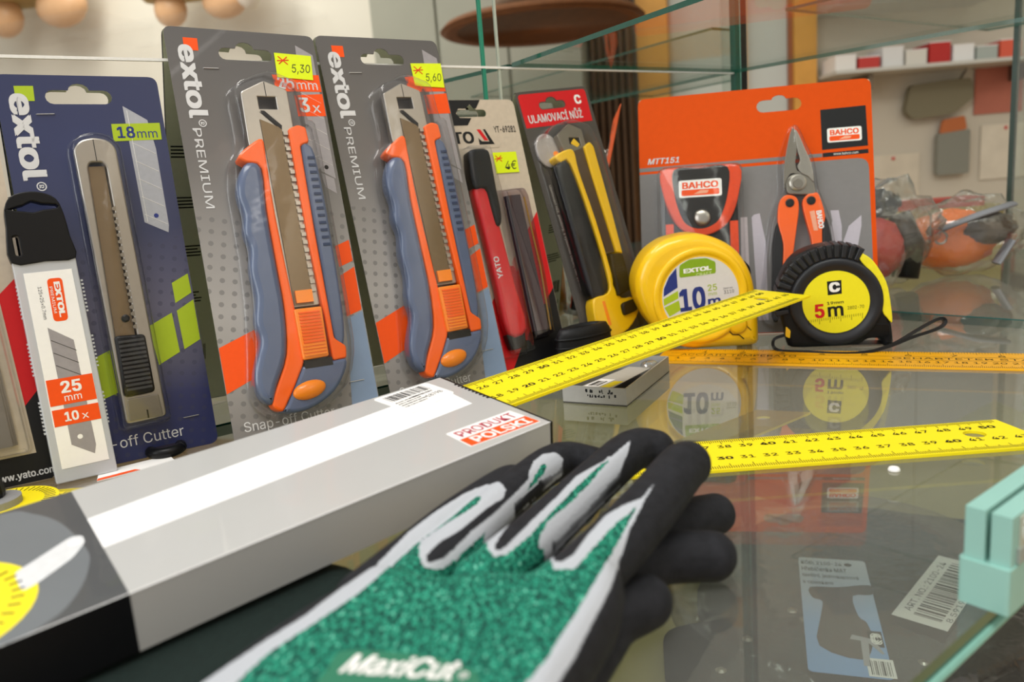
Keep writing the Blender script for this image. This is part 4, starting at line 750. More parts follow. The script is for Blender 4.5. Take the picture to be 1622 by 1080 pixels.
mesh('coil', *lathe(0, 0, [(1.9, .02), (2.3, .3), (2.4, 1.2), (2.3, 2.3), (2.0, 2.75), (1.4, 2.85), (1.2, 2.6), (1.1, 1.5)], 40, 1, .38, .58), black_rubber, t, smooth=True)
for z in (.8, 1.5, 2.1): mesh('ridge', *lathe(0, 0, [(2.38, z-.08), (2.46, z), (2.38, z+.08)], 40, 1, .39, .58), black_plastic, t, smooth=True)

# ------------------------------------------------------------------ silver carton with the rule slid in
bq = [Vector(p) for p in ((1.254, 29.53, 3.497), (-3.512, 35.804, 4.117), (-15.027, 24.769, 3.934), (-10.262, 18.494, 3.314))]   # right front, right back, left back, left front (print seam)
bu = (bq[0]-bq[3]).normalized(); bn = bu.cross((bq[1]-bq[0])).normalized(); bv = bn.cross(bu)
BL_, BW_ = (bq[0]-bq[3]).length, 7.85; BT = 1.72; EXT = 9.0
sk = (bq[1]-bq[0]).dot(bu)*.0
t = thing('silver_carton', 'long silver-grey carton with white stripes and black printed end', 'carton', bq[3], bu, bv)
silver = mat('silver_board', 'bcbcba', .30, .08, var=.03, scale=30, coat=.2); stripe_w = mat('stripe_white', 'f6f6f6', .4, var=.02)
th = .08
def lean(g_): return [(x+.115*y, y, z) for x, y, z in g_[0]], g_[1]        # the carton is pushed slightly out of square
parts = [('top_panel', box(-EXT, BL_, 0, BW_, -th, 0)), ('bottom_panel', box(-EXT, BL_, 0, BW_, -BT, -BT+th)), ('front_panel', box(-EXT, BL_, 0, th, -BT+th, -th)), ('back_panel', box(-EXT, BL_, BW_-th, BW_, -BT+th, -th)), ('end_panel', box(-EXT, -EXT+th, th, BW_-th, -BT+th, -th))]
pp = {}
for nme, g_ in parts: pp[nme] = mesh(nme, *lean(g_), silver, t)
tp = pp['top_panel']
for k in range(13):
    f0_, f1_ = k/13, (k+.9)/13
    pts = [(.35+.27*f0_, 3.0+2.28*f0_), (15.4+.5*f0_, 3.98+2.64*f0_), (15.4+.5*f1_, 3.98+2.64*f1_), (.35+.27*f1_, 3.0+2.28*f1_)]
    mesh('white_stripe', *prism(pts, 0, .006), stripe_w, tp)
mesh('fold_edge', *box(-EXT, BL_, -.012, .03, -.03, .004), mat('edge_white', 'e4e4e4', .4), tp)
blk = mat('print_black', '111214', .4, var=.1, spec=.2); dgrey = mat('print_graphite', '4a4c4e', .32, var=.1, scale=20, coat=.2)
end = poly('graphite_print', [(-EXT, 0), (0, 0), (.92, BW_), (-EXT+.9, BW_)], dgrey, tp, .003)
poly('grey_plate_print', smoothloop([(-EXT+.1, .9), (-3.4, .05), (-1.83, .2), (-.91, 1.03), (-.27, 2.23), (0, 3.32), (-.02, 5.6), (-.45, 7.0), (-1.1, 7.7), (-4, 7.75), (-EXT+1, 7.75)], 4), mat('plate_print', '6d7276', .35, var=.15, scale=15), end, .005)
dsc = poly('yellow_dial_print', [(-4.05+2.6*math.cos(i_*PI/20), 2.8+2.75*math.sin(i_*PI/20)) for i_ in range(40)], yellow_paint, end, .008)
mesh('dial_marks', *merge([tube([(-4.05+math.cos(a_)*2.0, 2.8+math.sin(a_)*2.1, .01), (-4.05+math.cos(a_)*2.3, 2.8+math.sin(a_)*2.4, .01)], .03, 4) for a_ in np.linspace(0, 2*PI, 37)[:-1]]), ruler_black, dsc)
arm = poly('white_arm_print', fillet([(-1.9, 2.2), (-1.5, 2.34), (-.42, 3.07), (.11, 3.76), (.18, 4.27), (-.09, 4.42), (-1.42, 3.6), (-1.8, 3.4)], .2), mat('arm_print', 'd8dadc', .4), end, .009)
mesh('arm_hole_print', *cyl(-.14, 3.95, .16, .0092, .012, 14), mat('hole_print', 'f4f4fa', .4), arm)
mesh('black_print', *box(-EXT, 0, -.012, -.004, -BT, 0), blk, pp['front_panel'])
mesh('black_edge', *lean(merge([box(BL_-.02, BL_+.1, -.02, BW_, -.1, .0), box(BL_-.02, BL_+.1, -.02, .12, -BT, -.1), box(BL_-.02, BL_+.1, BW_-.12, BW_, -BT, -.1)])), blk, t)
zz = []
for k in range(10): y = 3.9+k*.27; zz.append(prism([(BL_+.05, y), (BL_-.14, y+.08), (BL_-.14, y+.17), (BL_+.05, y+.25)], .002, .02))
mesh('serrated_edge', *lean(merge(zz)), blk, t)
ps = shape('maker_sticker', [fillet([(12.2, .5), (15.72, .3), (15.8, 2.15), (12.4, 2.18)], .08)], .002, .012, white, tp); poly('red_half', [(12.26, .54), (15.7, .35), (15.74, 1.2), (12.35, 1.3)], orange_ink, ps, .016)
txt(ps, 'PRODUKT', 12.6, 1.42, 2.95, .58, mat('produkt_red', 'c2465a', .5), -.015, .02, .006); txt(ps, 'POLSKI', 12.65, .6, 2.85, .6, white, -.045, .022, .025)
bs = shape('barcode_sticker', [fillet([(12.96, 4.95), (15.88, 5.62), (15.95, 7.75), (12.9, 7.7)], .25)], .002, .012, white, tp)
barcode(bs, 13.3, 6.75, 2.2, .7, .018, .06, 21, 49); mesh('small_print', *bars(14.1, 6.5, 1.3, .14, .018, .08, 6, 31), black, bs)
for k in range(4): mesh('small_print', *bars(13.25, 6.4-k*.22, 1.5-.2*(k % 2), .09, .018, .12, 40+k, 41), black, bs)
txt(bs, '18798', 14.75, 6.05, .9, .28, black, .12, .018)

# ------------------------------------------------------------------ gloves
TUB = {'pinky': [(-4.53, 19.25, 2.2, 0.8), (-3.47, 21.21, 2.3, 0.75), (-2.19, 23.52, 2.4, 0.72), (-0.66, 26.15, 2.35, 0.68), (-0.25, 26.68, 2.2, 0.64)],
 'ring': [(-3.2, 19.53, 2.3, 0.8), (-1.84, 22.17, 2.4, 0.75), (-0.22, 25.34, 2.5, 0.72), (1.37, 27.65, 2.55, 0.72), (2.72, 27.88, 2.2, 0.68)],
 'middle': [(-1.37, 19.05, 2.4, 0.85), (0.26, 21.57, 2.5, 0.8), (2.08, 24.37, 2.7, 0.78), (4.02, 27.14, 2.9, 0.78), (4.98, 27.62, 2.7, 0.75)],
 'index': [(0.22, 17.57, 2.4, 0.95), (1.69, 19.39, 2.5, 0.9), (3.51, 21.85, 2.8, 0.88), (5.21, 24.62, 3.0, 0.85), (5.62, 25.13, 3.0, 0.8)]}
TUB2 = {'f1': [(2.19, 22.61, 1.2, 0.8), (4.76, 24.45, 1.15, 0.78), (6.62, 25.69, 0.85, 0.74)], 'f2': [(1.85, 21.54, 0.95, 0.85), (3.96, 22.59, 0.95, 0.85), (5.71, 22.64, 0.88, 0.8)], 'f3': [(0.84, 18.61, 1.0, 0.85), (2.13, 19.49, 1.0, 0.85), (3.17, 20.23, 0.9, 0.8)]}
PALM = [(-4.25, 19.76), (-5.78, 17.69), (-6.72, 16.14), (-7.48, 14.57), (-8.52, 12.6), (-0.37, 11.69), (0.67, 14.24), (1.34, 15.53), (2.15, 17.19), (2.45, 18.6), (1.74, 19.2), (0.32, 18.5), (-0.97, 18.84), (-2.43, 18.7), (-3.37, 19.5)]
PALM2 = [(-7.54, 20.1), (-8.89, 18.09), (-9.54, 16.03), (-0.59, 13.17), (1.67, 17.2), (2.82, 19.36), (3.6, 22.6), (2.4, 23.6), (-0.77, 22.1), (-4.56, 21.2)]
GREY_Z = [(-6.68, 12.89), (-6.84, 13.01), (-7.01, 13.13), (-7.2, 13.3), (-7.4, 13.49), (-7.35, 13.66), (-7.32, 13.85), (-7.26, 14.01), (-7.2, 14.15), (-7.13, 14.29), (-7.06, 14.44), (-6.99, 14.58), (-6.92, 14.73), (-6.82, 14.85), (-6.72, 14.98), (-6.63, 15.12), (-6.53, 15.26), (-6.43, 15.4), (-6.33, 15.54), (-6.23, 15.69), (-6.13, 15.85), (-6.02, 15.99), (-5.92, 16.13), (-5.81, 16.27), (-5.7, 16.42), (-5.58, 16.58), (-5.47, 16.73), (-5.35, 16.89), (-5.24, 17.12), (-5.12, 17.36), (-5.0, 17.6), (-4.87, 17.86), (-4.75, 18.12), (-4.61, 18.35), (-4.47, 18.59), (-4.33, 18.84), (-4.19, 19.12), (-4.11, 19.7), (-3.98, 20.02), (-3.85, 20.36), (-3.72, 20.72), (-3.58, 21.09), (-3.44, 21.48), (-3.27, 21.78), (-3.09, 22.08), (-2.9, 22.39), (-2.72, 22.72), (-2.51, 22.99), (-2.31, 23.29), (-2.1, 23.6), (-1.89, 23.93), (-1.56, 24.28), (-1.22, 24.63), (-0.83, 24.43), (-0.61, 23.93), (-0.71, 23.45), (-0.96, 23.07), (-1.19, 22.7), (-1.4, 22.32), (-1.6, 21.95), (-1.79, 21.59), (-1.98, 21.25), (-2.17, 20.98), (-2.36, 20.72), (-2.54, 20.48), (-2.68, 20.14), (-2.82, 19.81), (-2.82, 19.54), (-2.67, 19.57), (-2.37, 19.91), (-2.23, 20.18), (-2.08, 20.45), (-1.93, 20.78), (-1.76, 21.11), (-1.6, 21.46), (-1.4, 21.81), (-1.2, 22.19), (-0.99, 22.58), (-0.77, 23.02), (-0.55, 23.48), (-0.31, 23.95), (-0.06, 24.47), (0.2, 24.99), (0.26, 25.39), (0.45, 26.05), (0.77, 26.59), (1.2, 26.89), (1.48, 26.86), (1.4, 26.63), (1.16, 26.27), (0.92, 25.91), (0.65, 25.51), (0.38, 25.18), (0.13, 24.66), (-0.12, 24.14), (-0.37, 23.64), (-0.56, 21.09), (-0.69, 20.55), (-0.82, 20.13), (-0.94, 19.72), (-0.94, 19.45), (-0.79, 19.43), (-0.6, 19.67), (-0.38, 20.07), (-0.15, 20.48), (0.06, 20.85), (0.28, 21.24), (0.51, 21.64), (0.74, 22.02), (0.97, 22.39), (1.2, 22.82), (1.44, 23.24), (1.69, 23.71), (1.94, 23.97), (2.21, 24.25), (2.48, 24.54), (2.75, 24.83), (3.02, 25.13), (3.3, 25.54), (3.58, 25.95), (3.88, 26.38), (3.69, 25.8), (3.52, 25.43), (3.36, 25.08), (3.21, 24.77), (2.96, 24.39), (2.71, 24.01), (2.48, 23.64), (2.25, 23.28), (2.03, 22.93), (1.82, 22.58), (1.51, 22.11), (1.22, 21.65), (1.03, 21.34), (0.84, 21.04), (0.66, 20.81), (0.58, 18.34), (0.82, 18.26), (1.16, 18.59), (1.31, 18.91), (1.46, 19.24), (1.62, 19.57), (1.82, 19.89), (2.03, 20.23), (2.24, 20.58), (2.52, 20.72), (2.82, 20.93), (3.1, 21.06), (3.4, 21.24), (3.62, 21.6), (3.86, 22.0), (3.61, 21.53), (3.37, 21.09), (3.22, 20.77), (3.06, 20.47), (2.92, 20.19), (2.78, 19.93), (2.65, 19.63), (2.53, 19.37), (2.41, 19.12), (2.29, 18.88), (2.14, 18.23), (2.0, 17.74), (1.88, 17.34), (1.73, 16.99), (1.6, 16.67), (1.47, 16.38), (1.34, 16.1), (1.23, 15.85), (1.12, 15.61), (1.02, 15.38), (0.92, 15.16), (0.76, 14.79), (0.63, 14.54), (0.51, 14.3), (0.4, 14.06), (0.28, 13.82), (0.17, 13.58), (0.07, 13.37), (-0.03, 13.15), (-0.12, 12.95), (-0.21, 12.75), (-0.3, 12.55), (-0.39, 12.37), (-0.48, 12.21), (-0.61, 12.17), (-0.74, 12.15), (-0.88, 12.15), (-1.01, 12.16), (-1.15, 12.17), (-1.28, 12.18), (-1.42, 12.2), (-1.56, 12.21), (-1.69, 12.23), (-1.83, 12.24), (-1.97, 12.26), (-2.1, 12.28), (-2.24, 12.29), (-2.38, 12.31), (-2.52, 12.32), (-2.66, 12.34), (-2.8, 12.35), (-2.94, 12.37), (-3.08, 12.39), (-3.22, 12.4), (-3.36, 12.42), (-3.5, 12.43), (-3.64, 12.45), (-3.78, 12.46), (-3.92, 12.48), (-4.06, 12.5), (-4.21, 12.51), (-4.35, 12.53), (-4.49, 12.55), (-4.63, 12.56), (-4.78, 12.58), (-4.92, 12.59), (-5.07, 12.61), (-5.21, 12.63), (-5.36, 12.64), (-5.5, 12.66), (-5.65, 12.68), (-5.79, 12.69), (-5.94, 12.71), (-6.08, 12.72), (-6.23, 12.74), (-6.38, 12.76), (-6.53, 12.78)]
GREEN_Z = [(-6.38, 13.32), (-6.35, 13.5), (-6.31, 13.69), (-6.28, 13.88), (-6.25, 14.08), (-6.21, 14.29), (-6.18, 14.5), (-6.11, 14.67), (-6.05, 14.85), (-5.98, 15.03), (-5.91, 15.22), (-5.84, 15.4), (-5.73, 15.57), (-5.61, 15.73), (-5.49, 15.9), (-5.36, 16.08), (-5.24, 16.25), (-5.13, 16.42), (-5.01, 16.59), (-4.89, 16.77), (-4.77, 16.95), (-4.65, 17.13), (-4.53, 17.32), (-4.4, 17.51), (-4.27, 17.7), (-4.17, 17.92), (-4.06, 18.15), (-3.95, 18.39), (-3.84, 18.64), (-3.75, 19.0), (-3.73, 19.78), (-3.61, 20.04), (-3.48, 20.3), (-3.28, 20.69), (-3.08, 21.09), (-2.87, 21.4), (-2.65, 21.71), (-2.46, 22.04), (-2.26, 22.38), (-2.06, 22.77), (-1.86, 23.17), (-1.52, 23.75), (-1.35, 23.31), (-1.44, 22.85), (-1.81, 22.32), (-2.06, 22.03), (-2.31, 21.82), (-2.55, 21.62), (-2.79, 21.38), (-3.03, 20.98), (-3.07, 20.56), (-2.93, 19.67), (-2.81, 19.38), (-2.59, 19.44), (-2.36, 19.72), (-2.2, 20.01), (-2.02, 20.31), (-1.88, 20.61), (-1.72, 20.9), (-1.57, 21.2), (-1.41, 21.51), (-1.13, 22.09), (-1.3, 21.65), (-1.05, 19.49), (-0.91, 19.21), (-0.64, 19.39), (-0.33, 19.85), (-0.11, 20.19), (0.11, 20.53), (0.42, 21.12), (0.63, 21.48), (0.85, 21.85), (1.07, 22.22), (1.31, 22.62), (1.55, 23.02), (1.81, 23.43), (2.13, 23.93), (2.47, 24.45), (2.71, 24.79), (2.96, 25.14), (2.92, 24.87), (2.6, 24.37), (2.31, 23.85), (2.03, 23.35), (1.77, 22.95), (1.53, 22.56), (1.29, 22.18), (1.08, 21.88), (0.88, 21.59), (0.68, 21.31), (0.5, 20.9), (0.32, 20.51), (0.3, 20.27), (0.44, 20.45), (0.6, 17.97), (0.82, 17.97), (1.05, 17.99), (1.21, 18.23), (1.37, 18.48), (1.56, 18.79), (1.76, 19.1), (1.94, 19.36), (2.13, 19.63), (2.32, 19.91), (2.58, 20.19), (2.83, 20.47), (3.05, 20.76), (3.28, 21.07), (3.02, 20.52), (2.84, 20.17), (2.67, 19.84), (2.5, 19.52), (2.35, 19.26), (2.2, 19.01), (2.05, 18.73), (1.88, 18.19), (1.73, 17.82), (1.58, 17.46), (1.44, 17.13), (1.3, 16.82), (1.17, 16.52), (1.04, 16.23), (0.91, 15.97), (0.79, 15.72), (0.67, 15.47), (0.55, 15.23), (0.45, 14.99), (0.34, 14.75), (0.24, 14.51), (0.13, 14.32), (0.02, 14.13), (-0.09, 13.95), (-0.2, 13.77), (-0.31, 13.58), (-0.41, 13.38), (-0.52, 13.2), (-0.62, 13.02), (-0.72, 12.84), (-0.82, 12.67), (-0.91, 12.52), (-1.05, 12.53), (-1.19, 12.54), (-1.33, 12.56), (-1.47, 12.58), (-1.61, 12.59), (-1.75, 12.61), (-1.89, 12.63), (-2.03, 12.64), (-2.17, 12.66), (-2.32, 12.68), (-2.46, 12.69), (-2.6, 12.71), (-2.74, 12.73), (-2.89, 12.74), (-3.03, 12.76), (-3.17, 12.78), (-3.32, 12.79), (-3.46, 12.81), (-3.61, 12.83), (-3.75, 12.84), (-3.9, 12.86), (-4.04, 12.88), (-4.19, 12.9), (-4.34, 12.91), (-4.48, 12.93), (-4.63, 12.95), (-4.78, 12.97), (-4.92, 12.98), (-5.07, 13.0), (-5.22, 13.02), (-5.37, 13.04), (-5.52, 13.05), (-5.67, 13.07), (-5.82, 13.09), (-5.97, 13.11), (-6.12, 13.12), (-6.27, 13.14), (-6.42, 13.16)]
RING_Z = [(-0.15, 24.06), (0.12, 24.65), (0.4, 25.34), (0.63, 25.9), (0.76, 26.13), (0.91, 26.13), (0.79, 25.81), (0.46, 25.18), (0.11, 24.54)]
def seg_d(P, a, b_):
    a = np.array(a); b_ = np.array(b_); d_ = b_-a; tt = np.clip(((P-a)@d_)/(d_@d_), 0, 1); return np.hypot(*(P-a-tt[:, None]*d_).T), tt
def poly_sd(P, L):
    n = len(L); dist = np.full(len(P), 1e9); ins = np.zeros(len(P), bool)
    for i in range(n):
        a, b_ = L[i-1], L[i]; dist = np.minimum(dist, seg_d(P, a, b_)[0])
        if a[1] != b_[1]:
            k = ((a[1] > P[:, 1]) != (b_[1] > P[:, 1])) & (P[:, 0] < (b_[0]-a[0])*(P[:, 1]-a[1])/(b_[1]-a[1])+a[0]); ins ^= k
    return np.where(ins, -dist, dist)
def glove_mesh(name, tubs, palm, z0, z1, vox=.085, extra=()):
    G = []
    for pts in tubs.values():
        P = smoothloop([p[:3] for p in pts], 4, False); R_ = np.interp(np.linspace(0, 1, len(P)), np.linspace(0, 1, len(pts)), [p[3] for p in pts])
        G.append(tube(P, list(R_), 14)); G.append(sphere(P[-1], float(R_[-1]), 14, 10)); G.append(sphere(P[0], float(R_[0]), 14, 10))
    lp = palm if area2(palm) > 0 else palm[::-1]; lp = fillet(lp, .6, 3); n = len(lp); V = []; F = []
    rings = [(.45, z0), (.12, z0+.25), (0, (z0+z1)/2), (.1, z1-.35), (.4, z1-.08), (.9, z1)]
    for d_, zq in rings: V += [(x, y, zq) for x, y in offset(lp, d_)]
    for k in range(len(rings)-1):
        for i in range(n): F.append((k*n+i, k*n+(i+1) % n, (k+1)*n+(i+1) % n, (k+1)*n+i))
    F.append(tuple(range(n-1, -1, -1))); F.append(tuple((len(rings)-1)*n+i for i in range(n))); G.append((V, F)); G += list(extra)
    o = mesh('tmp_glove', *merge(G), black_rubber)
    rm = o.modifiers.new('r', 'REMESH'); rm.mode = 'VOXEL'; rm.voxel_size = vox*S; smd = o.modifiers.new('s', 'SMOOTH'); smd.factor = .5; smd.iterations = 7
    dg = bpy.context.evaluated_depsgraph_get(); me = bpy.data.meshes.new_from_object(o.evaluated_get(dg)); me.name = name; bpy.data.objects.remove(o)
    me.polygons.foreach_set('use_smooth', [True]*len(me.polygons)); return me
gm = bpy.data.materials.new('glove_knit'); gm.use_nodes = True; T_ = gm.node_tree; N_ = T_.nodes; L_ = T_.links; pb_ = N_['Principled BSDF']
at = N_.new('ShaderNodeAttribute'); at.attribute_name = 'zone'; tc = N_.new('ShaderNodeTexCoord')
n1 = N_.new('ShaderNodeTexNoise'); n1.inputs['Scale'].default_value = 1250; n1.inputs['Detail'].default_value = 2; mp = N_.new('ShaderNodeMapping'); mp.inputs['Rotation'].default_value = (0, 0, .85); mp.inputs['Scale'].default_value = (1, .55, 1)
L_.new(tc.outputs['Object'], mp.inputs[0]); L_.new(mp.outputs[0], n1.inputs['Vector'])
cr = N_.new('ShaderNodeValToRGB'); e_ = cr.color_ramp.elements; e_[0].position = .33; e_[0].color = rgb(hexc('07302e')); e_[1].position = .76; e_[1].color = rgb(hexc('8ccab6'))
for p_, c_ in ((.45, '0d5a49'), (.55, '187a62'), (.64, '2f9a7d')): k_ = e_.new(p_); k_.color = rgb(hexc(c_))
L_.new(n1.outputs['Fac'], cr.inputs[0])
n2 = N_.new('ShaderNodeTexNoise'); n2.inputs['Scale'].default_value = 700; L_.new(tc.outputs['Object'], n2.inputs['Vector'])
jit = N_.new('ShaderNodeMath'); jit.operation = 'MULTIPLY_ADD'; jit.inputs[1].default_value = .16; L_.new(n2.outputs['Fac'], jit.inputs[0]); L_.new(at.outputs['Fac'], jit.inputs[2])
isg = N_.new('ShaderNodeMath'); isg.operation = 'GREATER_THAN'; isg.inputs[1].default_value = .08; L_.new(jit.outputs[0], isg.inputs[0])
isb = N_.new('ShaderNodeMapRange'); isb.inputs[1].default_value = .97; isb.inputs[2].default_value = 1.04; L_.new(at.outputs['Fac'], isb.inputs[0])
m1 = N_.new('ShaderNodeMix'); m1.data_type = 'RGBA'; m1.inputs[7].default_value = rgb(hexc('b4b8be')); L_.new(isg.outputs[0], m1.inputs[0]); L_.new(cr.outputs[0], m1.inputs[6])
n3 = N_.new('ShaderNodeTexNoise'); n3.inputs['Scale'].default_value = 250; n3.inputs['Detail'].default_value = 4; L_.new(tc.outputs['Object'], n3.inputs['Vector'])
cb = N_.new('ShaderNodeValToRGB'); cb.color_ramp.elements[0].color = rgb(hexc('0c0d10')); cb.color_ramp.elements[1].color = rgb(hexc('2b2c31')); L_.new(n3.outputs['Fac'], cb.inputs[0])
m2 = N_.new('ShaderNodeMix'); m2.data_type = 'RGBA'; L_.new(isb.outputs[0], m2.inputs[0]); L_.new(m1.outputs[2], m2.inputs[6]); L_.new(cb.outputs[0], m2.inputs[7]); L_.new(m2.outputs[2], pb_.inputs['Base Color'])
pb_.inputs['Roughness'].default_value = .75; pb_.inputs['Specular IOR Level'].default_value = .25; bp = N_.new('ShaderNodeBump'); bp.inputs['Strength'].default_value = .35; bp.inputs['Distance'].default_value = .0006; L_.new(n1.outputs['Fac'], bp.inputs['Height']); L_.new(bp.outputs[0], pb_.inputs['Normal'])
def zone(me, on):
    n = len(me.vertices); co = np.empty(n*3, np.float32); me.vertices.foreach_get('co', co); co = co.reshape(-1, 3)/S
    no = np.empty(n*3, np.float32); me.vertices.foreach_get('normal', no); no = no.reshape(-1, 3)
    val = np.full(n, 2.0)
    if on:
        P = co[:, :2].astype(float); g_ = np.minimum(poly_sd(P, GREEN_Z), poly_sd(P, RING_Z)); gy = poly_sd(P, GREY_Z)
        v1 = np.where(g_ < 0, g_, np.where(gy < 0, np.clip(.12+.8*(g_/(g_-gy+1e-6)), .12, .95), 1+gy))
        val = np.where(no[:, 2] < -.3, np.maximum(v1, 1.3), v1)
    at_ = me.attributes.new('zone', 'FLOAT', 'POINT'); at_.data.foreach_set('value', val.astype(np.float32))
    me.materials.clear(); me.materials.append(gm); me.polygons.foreach_set('material_index', [0]*len(me.polygons))
me = glove_mesh('glove_shell', TUB, PALM, 1.5, 3.25); zone(me, True)
g = thing('work_glove', 'green knitted work glove with black coated fingers lying on top of its pair', 'glove', (0, 0, 0)); link(bpy.data.objects.new('glove_shell', me), g)
pd_ = shape('name_patch', [smoothloop([(-4.19, 15.2), (-4.34, 14.62), (-4.37, 13.4), (-1.4, 13.0), (-1.2, 13.89), (-1.44, 14.25), (-2.11, 14.7), (-3.36, 15.1)], 3)], 3.22, 3.27, mat('patch_green', '2c7458', .6, var=.05), g)
txt(pd_, 'MaxiCut', -4.1, 14.42, 2.5, .68, white, -.23, 3.285, .022, .3); txt(pd_, '®', -1.62, 13.92, .2, .22, white, -.23, 3.285)
mesh('cuff_band', *tube([(-8.6, 12.4, 2.2), (-5, 11.9, 2.75), (-.3, 11.5, 2.4)], .75, 12, flat=.9), black_rubber, g, smooth=True)
me = glove_mesh('glove_shell', TUB2, PALM2, .03, 1.3); zone(me, False)
g2 = thing('work_glove', 'black coated glove of the pair lying underneath, only its finger tips showing', 'glove', (0, 0, 0)); link(bpy.data.objects.new('glove_shell', me), g2)

cf = smoothloop([(-4.6, 21.2), (-7.3, 24.2), (-11.8, 22.2), (-17, 17.2), (-15.2, 13), (-9.7, 15.6)], 5)
cf = cf if area2(cf) > 0 else cf[::-1]; n = len(cf); V_ = []; F_ = []
for d_, z_ in ((.25, .02), (0, .3), (.02, .8), (.3, 1.2), (.9, 1.38)): V_ += [(x, y, z_) for x, y in offset(cf, d_)]
for k in range(4): F_ += [(k*n+i, k*n+(i+1) % n, (k+1)*n+(i+1) % n, (k+1)*n+i) for i in range(n)]
F_ += [tuple(range(n-1, -1, -1)), tuple(4*n+i for i in range(n))]; mesh('cuff', V_, F_, mat('dark_knit', '10201c', .85, var=.4, scale=700, bump=.3), g2, smooth=True)

# ------------------------------------------------------------------ front edge rail, bumpers
t = thing('door_rail', 'pale mint plastic sliding-door rail on the front edge of the glass shelf', 'rail', (13.0, 19.5, 0), FD, Vector((-FD.y, FD.x, 0)))
mint = mat('mint_plastic', '93c2b7', .4, var=.08, scale=40, coat=.1)
mesh('base_block', *prism(fillet([(0, -.05), (24, -.05), (24, 1.3), (0, 1.3)], .12), .0, 1.35), mint, t)
mesh('rail_bar', *prism(fillet([(.1, .66), (24, .66), (24, 1.2), (.1, 1.2)], .04), 1.35, 2.9), mint, t); mesh('rail_bar', *prism(fillet([(.15, .0), (24, .0), (24, .54), (.15, .54)], .04), 1.35, 2.85), mint, t)
mesh('finger_ring', *tube([(1.0+.26*math.cos(a_), -.03, 2.35+.34*math.sin(a_)) for a_ in np.linspace(0, 2*PI, 25)], .06, 6), mat('ring_white', 'd8ece6', .3), t)
mesh('front_channel', *box(.5, 24, -.09, -.0, 1.4, 1.85), mat('channel_grey', '98a098', .4), t)
mesh('glass_slip', *box(.6, 24, -.06, .0, 1.85, 2.75), mat('glass_slip', 'b4b8a8', .2, var=.1, scale=20), t)
def bumper(x, y, z, r, label, m):
    o = mesh('bumper_pad', *lathe(x, y, [(r, z), (r, z+.05), (r*.8, z+.14), (r*.3, z+.18)], 20), m, None, smooth=True); tag(o, label, 'bumper pad')
bumper(15.23, 30.27, 0, .24, 'opaque white round bumper pad on the glass beside the front rule', white)

# ------------------------------------------------------------------ below the shelf: bagged tool pouch with card
t = thing('tool_pouch', 'dark grey textile tool pouch in a clear bag on the deck below the glass', 'pouch', (24, 60, -24))
fab = mat('grey_canvas', '3f3b37', .85, var=.3, scale=300, bump=.3)
mesh('body', *lathe(4, 0, [(13, .01), (13.6, .5), (13, 1.2), (11, 1.6), (2, 1.7)], 28, 1.0, 1.3, -.5), fab, t, smooth=True)
mesh('flap', *prism(fillet([(-16, -16), (6, -18), (10, -10), (4, -2), (-14, -4)], 2), .1, 1.5), fab, t); mesh('belt', *prism(fillet([(4, 10), (22, 2), (23, 8), (8, 16)], 2), .1, 1.4), fab, t)
for x, y in ((-8, -6.5), (-3, -4.6), (-11, -10), (3, -11)): mesh('rivet', *lathe(x, y, [(.4, 1.4), (.4, 1.6), (.2, 1.75)], 14), steel_light, t)
bagm = clear('pouch_bag', (.95, .95, .95), .12, .06, .5, 2.5, wob=.8, wscale=60)
mesh('bag', *lathe(3, 2, [(15, .02), (15, 1.2), (14, 2.2), (9, 2.7), (1, 2.8)], 30, 1.0, 1.15, -.5), bagm, t, smooth=True)
cA, cB, cC_, cD = Vector((25.83, 61.64, 0)), Vector((30.35, 58.99, 0)), Vector((23.2, 45.45, 0)), Vector((18.14, 47.13, 0))
cu_ = (cC_-cD).normalized(); cv_ = (cA-cD).normalized(); cw, chh = 5.3, 16.4
t = thing('pouch_card', 'pale blue product card with photo of a belt pouch, seen through the glass', 'card', (18.14, 47.13, -21.0), cu_, (cv_.x, cv_.y, 0))
def cgrad():
    m, tt, b_ = nt('sky_print'); NN = tt.nodes; LL = tt.links; b_.inputs['Roughness'].default_value = .4
    tcc = NN.new('ShaderNodeTexCoord'); spz = NN.new('ShaderNodeSeparateXYZ'); crr = NN.new('ShaderNodeValToRGB'); mrr = NN.new('ShaderNodeMapRange'); mrr.inputs[2].default_value = .176
    LL.new(tcc.outputs['Object'], spz.inputs[0]); LL.new(spz.outputs[1], mrr.inputs[0]); LL.new(mrr.outputs[0], crr.inputs[0]); LL.new(crr.outputs[0], b_.inputs['Base Color'])
    crr.color_ramp.elements[0].color = rgb(hexc('7ea6da')); crr.color_ramp.elements[1].color = rgb(hexc('dfe4ee')); k1 = crr.color_ramp.elements.new(.35); k1.color = rgb(hexc('8fb4e4')); k2 = crr.color_ramp.elements.new(.65); k2.color = rgb(hexc('c4d2ea')); return m
cb_ = shape('card_sheet', [rrect(0, cw, 0, chh, .4)], 0, .05, cgrad(), t)
gp = mat('print_grey_text', '55555a', .6)
for k, (s_, wd) in enumerate((('KÓD: 2100-24', 3.2), ('Hřebíčenka MAT', 3.5), ('textilní, jednokapsová', 4.3), ('s opaskem', 2.3))): txt(cb_, s_, .2, 15.2-1.15*k, wd, .7, gp, 0, .06, .01)
pv = poly('pouch_photo', smoothloop([(.7, 11.3), (2.8, 11.6), (5.2, 12.3), (5.2, 10.8), (3.8, 10.4), (3.9, 7.5), (4.4, 6.6), (4.5, 4.2), (3.6, 1.9), (.9, 3.1), (1.2, 6.8), (1.5, 9.2), (.8, 9.7)], 3), mat('photo_brown', '57504c', .6, var=.3, scale=200), cb_, .06)
